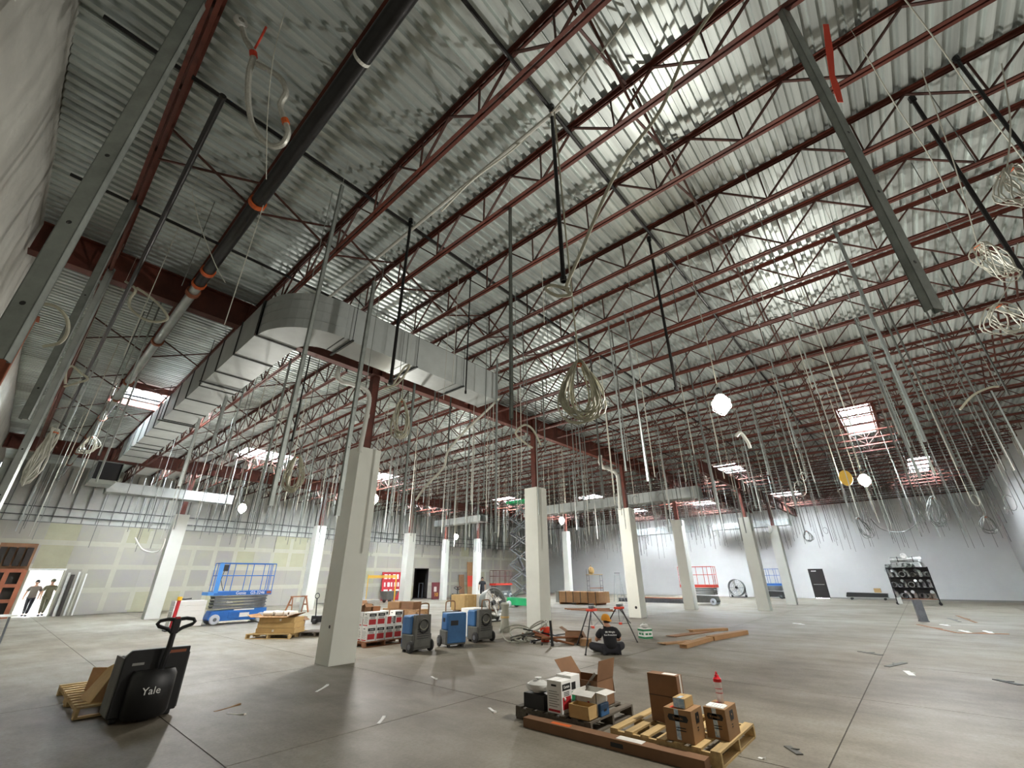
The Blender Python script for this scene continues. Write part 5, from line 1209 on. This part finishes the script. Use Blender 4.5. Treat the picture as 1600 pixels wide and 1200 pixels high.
board('brown board leaning right of the red sign board', 25.05, 2.5, .5, 'maroon'); board('dark picture board leaning left of the standing worker', 31.8, 2.0, .7, 'card_dark'); pb = board('pink and orange board leaning next to the dark picture board', 32.9, 3.2, .75, 'card'); patch(pb, 'orange_print', 'orange_red', (-.36, .05, .9), (.72, 0, 0), (0, .07, 1.0), .01); patch(pb, 'dark_print', 'black', (-.36, .015, .1), (.5, 0, 0), (0, .04, .5), .01)
mp_ = board('maroon panel with yellow figures standing before the dark doorway', 27.0, 1.35, .95, 'maroon', 32.9, .1); text('yellow_figures', '10', .45, 'yellow', mp_, face_m((0, .0, .35), (1, 0, 0), (0, .07, 1)), .01); patch(mp_, 'white_shape', 'paper', (-.25, .03, .6), (.3, 0, 0), (0, .02, .4), .006)
for k, (x, w_, m, z1) in enumerate(((2.95, .1, 'paper', 2.1), (3.12, .16, 'dark_room', 2.0), (3.35, .08, 'print_white', 2.15), (3.5, .06, 'mud', 2.15), (3.66, .07, 'print_white', 2.05))): board(('pale strip leaning right beside the bright doorway', 'dark board leaning near the bright doorway', 'white strip leaning right of the dark board', 'grey strip leaning between two white strips', 'rightmost white strip leaning by the bright doorway')[k], x, z1, w_, m, 34.75, .2)
of = thing('timber_frame', 'orange timber frame with dark openings left of the bright doorway', 'frame', (.62, 34.8, 0))
for x in (-.6, .0, .6): MB().box(x - .09, x + .09, -.06, .1, 0, 2.2).build('frame_post', 'rust', of)
for z in (.0, .7, 1.4, 2.1): MB().box(-.6, .6, -.05, .09, z, z + .16).build('frame_rail', 'rust', of)
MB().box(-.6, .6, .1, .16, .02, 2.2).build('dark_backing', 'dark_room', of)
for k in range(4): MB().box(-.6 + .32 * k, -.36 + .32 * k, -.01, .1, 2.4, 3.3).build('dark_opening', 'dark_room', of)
MB().box(-.66, .7, .1, .18, 2.2, 3.5).build('frame_infill', 'card_dark', of)
tbl = thing('folding_table', 'folding table cut off by the left edge', 'table', (.15, 21.3, 0)); MB().box(-.85, .85, -.38, .38, .72, .76).build('tabletop', 'print_white', tbl, bev=.008)
for sx in (-.72, .72):
    for sy in (-.3, .3): MB().cyl((sx, sy, 0), (sx * .97, sy, .72), .014, 8).build('leg', 'steel_grey', tbl)
# strapped crate, planks, ladder stand, steel beams
cr3 = thing('strapped_crate', 'long brown strapped crate in the middle distance', 'crate', (28.0, 18.2, 0)); MB().box(-.7, .7, -1.75, 1.75, .1, .78).build('crate_body', 'card', cr3, bev=.01)
for k in range(6): MB().box(-.71, .71, -1.5 + .6 * k - .025, -1.5 + .6 * k + .025, .1, .79).build('strap', 'black', cr3)
for q in (-1.4, 0, 1.4): MB().box(-.7, .7, q - .06, q + .06, 0, .1).build('skid', 'wood_red', cr3)
MB().box(-.72, .72, 1.5, 1.76, .1, .8).build('corner_guard', 'print_grey', cr3)
for k in range(3): t = thing('plank', 'brown plank lying in front of the strapped crate', 'plank', (22.8 + .5 * k, 14.2 + .5 * k, .0), 1.7 + .25 * k, 'planks before the crate'); MB().box(-1.3, 1.3, -.1, .1, 0, .045).build('plank_wood', 'wood_red', t); MB().box(1.3, 1.31, -.1, .1, 0, .045).build('sawn_end', 'wood', t)
def step_ladder(label, loc, rz, h, m):
    t = thing('step_ladder', label, 'ladder', loc, rz)
    for s in (-1, 1): MB().bar((s * .28, -.5, 0), (s * .18, 0, h), .03, .06).build('front_rail', m, t); MB().bar((s * .28, .5, 0), (s * .18, 0, h), .025, .04).build('rear_rail', m, t)
    for k in range(6): f = (k + .7) / 6.5; MB().box(-.27 + .09 * f, .27 - .09 * f, -.5 + .5 * f - .04, -.5 + .5 * f + .04, h * f, h * f + .025).build('step', m, t)
    MB().box(-.2, .2, -.08, .08, h, h + .04).build('ladder_cap', 'black', t)
step_ladder('aluminium step ladder behind the seated worker', (31.6, 17.3, 0), -.8, 1.95, 'galv'); 
ws = thing('work_stand', 'tall work stand with bags on top behind the strapped crate', 'stand', (32.6, 19.9, 0), -.7)
for sx in (-.55, .55):
    for sy in (-.3, .3): MB().cyl((sx, sy, 0), (sx, sy, 2.3 if sx < 0 else 1.9), .02, 8).build('upright', 'steel_grey', ws)
    for k in range(5): MB().cyl((sx, -.3, .35 + .36 * k), (sx, .3, .35 + .36 * k), .016, 6).build('rung', 'steel_grey', ws)
MB().box(-.6, .6, -.33, .33, 1.85, 1.9).build('platform_deck', 'wood', ws); MB().bar((-.55, -.3, .9), (.55, -.3, .9), .04, .06).build('side_rail', 'wood_red', ws)
x_, y_ = rl(32.6, 19.9, -.7, -.25, 0); bag('pinkish bag on top of the tall work stand', (x_, y_, 1.9), (.25, .25, .28), 'card_tan', 9)
for k in range(4): t = thing('steel_beam', ('red steel beam lowest in the pile before the white wall', 'second red steel beam in the pile before the white wall', 'third red steel beam in the pile before the white wall', 'grey steel beam lying in front of the red beam pile')[k], 'beam', (34.0 + (.35 * k if k < 3 else -1.6), 15.2, 0)); hh = .25; MB().box(-.1, .1, -2.6, 2.6, 0, .02).build('bottom_flange', 'wood_red' if k < 3 else 'steel_grey', t); MB().box(-.1, .1, -2.6, 2.6, hh - .02, hh).build('top_flange', 'wood_red' if k < 3 else 'steel_grey', t); MB().box(-.008, .008, -2.6, 2.6, .02, hh - .02).build('beam_web', 'maroon' if k < 3 else 'steel_grey', t)
# shelf cart of duct fittings
ct = thing('shelf_cart', 'tall rolling shelf cart full of shiny duct fittings at right', 'cart', (38.9, .62, 0), 0)
for sx in (-.42, .42):
    for sy in (-1.0, 1.0): MB().cyl((sx, sy, .1), (sx, sy, 2.15), .03, 8).build('upright', 'black', ct); MB().cyl((sx - .03, sy, .08), (sx + .03, sy, .08), .08, 12).build('caster', 'rubber', ct)
for z in (.32, .95, 1.55, 2.1): MB().box(-.44, .44, -1.02, 1.02, z, z + .03).build('shelf', 'wood_red' if z < .5 else 'black', ct)
MB().box(.43, .44, -1.0, 1.0, .35, 2.1).build('back_panel', 'black', ct)  # black sheet added to make the inside of the cart look dark
MB().box(-.45, -.43, .75, .98, .05, .4).build('white_card', 'print_white', ct)
rf = random.Random(5)
for sh, z in enumerate((.35, .98, 1.58, 2.13)):
    for k in range(7):
        y = .62 - .85 + .285 * k; r_ = rf.uniform(.1, .16); x = 38.9 + rf.uniform(-.12, .0)
        t = thing('duct_fitting', 'shiny round duct fitting on the ' + ('lowest', 'second', 'third', 'top')[sh] + ' shelf of the cart', 'duct fitting', (x, y, z), rf.uniform(-.5, .5), 'duct fittings on the ' + ('lowest', 'second', 'third', 'top') [sh] + ' shelf')
        if rf.random() < .5: MB().lathe([(r_ * .9, -.2), (r_, -.2), (r_, .18), (r_ * .92, .2), (r_ * .9, -.2)], c=(0, 0, r_ + .01), axis='x', n=16).build('fitting_sleeve', 'foil', t, smooth=True); MB().lathe([(r_, -.02), (r_ * 1.06, -.015), (r_ * 1.06, .015), (r_, .02)], c=(0, 0, r_ + .01), axis='x', n=16).build('fitting_bead', 'chrome', t)
        else:
            MB().tube([(.0, 0, .01), (0, 0, .2), (-.03, .03, .3), (-.1, .08, .36), (-.2, .1, .38)], r_ * .75, 12).build('fitting_elbow', 'foil', t, smooth=True); MB().lathe([(r_ * .76, .0), (r_ * .82, .0), (r_ * .82, .04), (r_ * .76, .04)], n=14).build('fitting_collar', 'chrome', t)
for k in range(3): t = thing('flex_duct', ('foil flexible duct lying on top of the cart, left', 'foil flexible duct lying on top of the cart, right', 'foil duct bundle standing highest on the cart')[k], 'flexible duct', (38.9, .9 - .75 * k if k < 2 else .55, 2.13 + (.3 if k < 2 else .5))); MB().lathe([(.0, -.4), (.15, -.4)] + [(.15 + .012 * (i % 2), -.38 + .04 * i) for i in range(20)] + [(.15, .4), (0, .4)], c=(0, 0, .17), axis='y' if k != 2 else 'x', n=16).build('duct_skin', 'foil', t, smooth=True); MB().lathe([(.168, -.02), (.172, -.02), (.172, .02), (.168, .02)], c=(0, 0, .17), axis='y' if k != 2 else 'x', n=16).build('band', 'black', t)
fc = thing('flat_cart', 'low flat cart with black sheet metal near the black door', 'cart', (44.5, 3.5, 0)); MB().box(-.4, .4, -1.25, 1.25, .16, .2).build('cart_deck', 'print_grey', fc); MB().prism([(-.4, -1.2, .2), (-.4, 1.3, .2), (-.4, 1.2, .5), (-.4, -1.25, .45)], (.7, 0, 0)).build('black_load', 'black', fc)
for sx in (-.3, .3):
    for sy in (-1, 1): MB().cyl((sx - .03, sy, .08), (sx + .03, sy, .08), .08, 12).build('caster', 'rubber', fc)
carton('small brown carton on the low flat cart', 44.3, 44.7, 2.6, 3.0, .51, .28, 'card_tan')
gd = thing('duct_piece', 'grey sheet metal duct piece standing on the floor at right', 'duct', (25.3, .45, 0), .3); duct_box(-.22, .22, -.2, .2, 'z') if False else None
MB().box(-.1, .1, -.13, -.125, 0, .78).box(-.1, .1, .125, .13, 0, .78).box(-.1, -.095, -.13, .13, 0, .78).box(.095, .1, -.13, .13, 0, .78).build('duct_wall', 'steel_grey', gd); MB().box(-.12, .12, -.15, .15, .0, .03).build('duct_flange', 'steel_grey', gd)
for k, (a_, b_, m) in enumerate((((1434, 976), (1495, 989), 'wood_red'), ((1495, 989), (1576, 991), 'wood_red'), ((1470, 976), (1483, 978), 'print_white'), ((1500, 985), (1516, 989), 'print_white'), ((1538, 986), (1551, 990), 'print_white'), ((1482, 966), (1500, 972), 'dehu_grey'), ((1495, 962), (1525, 973), 'card_dark'), ((1342, 1018), (1378, 1024), 'dehu_grey'), ((1386, 1042), (1414, 1036), 'dehu_grey'), ((1416, 1049), (1426, 1056), 'print_white'), ((1555, 1062), (1595, 1071), 'seam'), ((1230, 1167), (1250, 1180), 'dehu_grey'), ((1240, 974), (1256, 976), 'print_white'))):
    p, q = P(*a_), P(*b_); d = q - p; t = thing('floor_scrap', ('long thin strip on the floor at right, left half', 'long thin strip on the floor at right, right half', 'white scrap beside the thin strip, left', 'white scrap beside the thin strip, middle', 'white scrap beside the thin strip, right', 'grey offcut behind the thin strip', 'brown offcut behind the thin strip', 'grey stick lying across the floor joint', 'dark scraps near the floor joint', 'white scrap right of the floor joint', 'dark twig-like scrap near the right edge', 'small dark scrap at the bottom right', 'white scrap far right of the carton heap')[k], 'scrap', (p + q) / 2, math.atan2(d.y, d.x)); l = d.length / 2; wd = min(.05, l * .3)
    MB().box(-l, l, -wd, wd, 0, .012).bar((-l * .3, 0, .01), (l * .2, wd * 1.5, .02), wd * .6, .01).build('scrap_strip', m, t)
for k, (a_, b_, m) in enumerate((((494, 1081), (512, 1071), 'print_white'), ((591, 1131), (600, 1121), 'print_white'), ((764, 1106), (774, 1114), 'print_white'), ((335, 1112), (375, 1101), 'card'), ((355, 1115), (383, 1117), 'paper'), ((674, 1057), (682, 1062), 'print_white'), ((1185, 1184), (1196, 1187), 'print_white'))):
    p, q = P(*a_), P(*b_); d = q - p; t = thing('paper_scrap', ('white paper strip on the floor in front of the nearest column', 'white paper strip in the middle of the open floor', 'crumpled white scrap left of the dark pallet', 'brown scrap right of the pallet truck', 'pale strip right of the pallet truck', 'tiny white scrap in front of the dehumidifiers', 'white scrap right of the yellowish pallet')[k], 'scrap', (p + q) / 2, math.atan2(d.y, d.x)); l = d.length / 2
    MB().box(-l, l, -.02, .02, 0, .004).prism([(l * .2, -.02, .004), (l, -.02, .004), (l, -.02, .02)], (0, .04, 0)).build('scrap_strip', m, t)
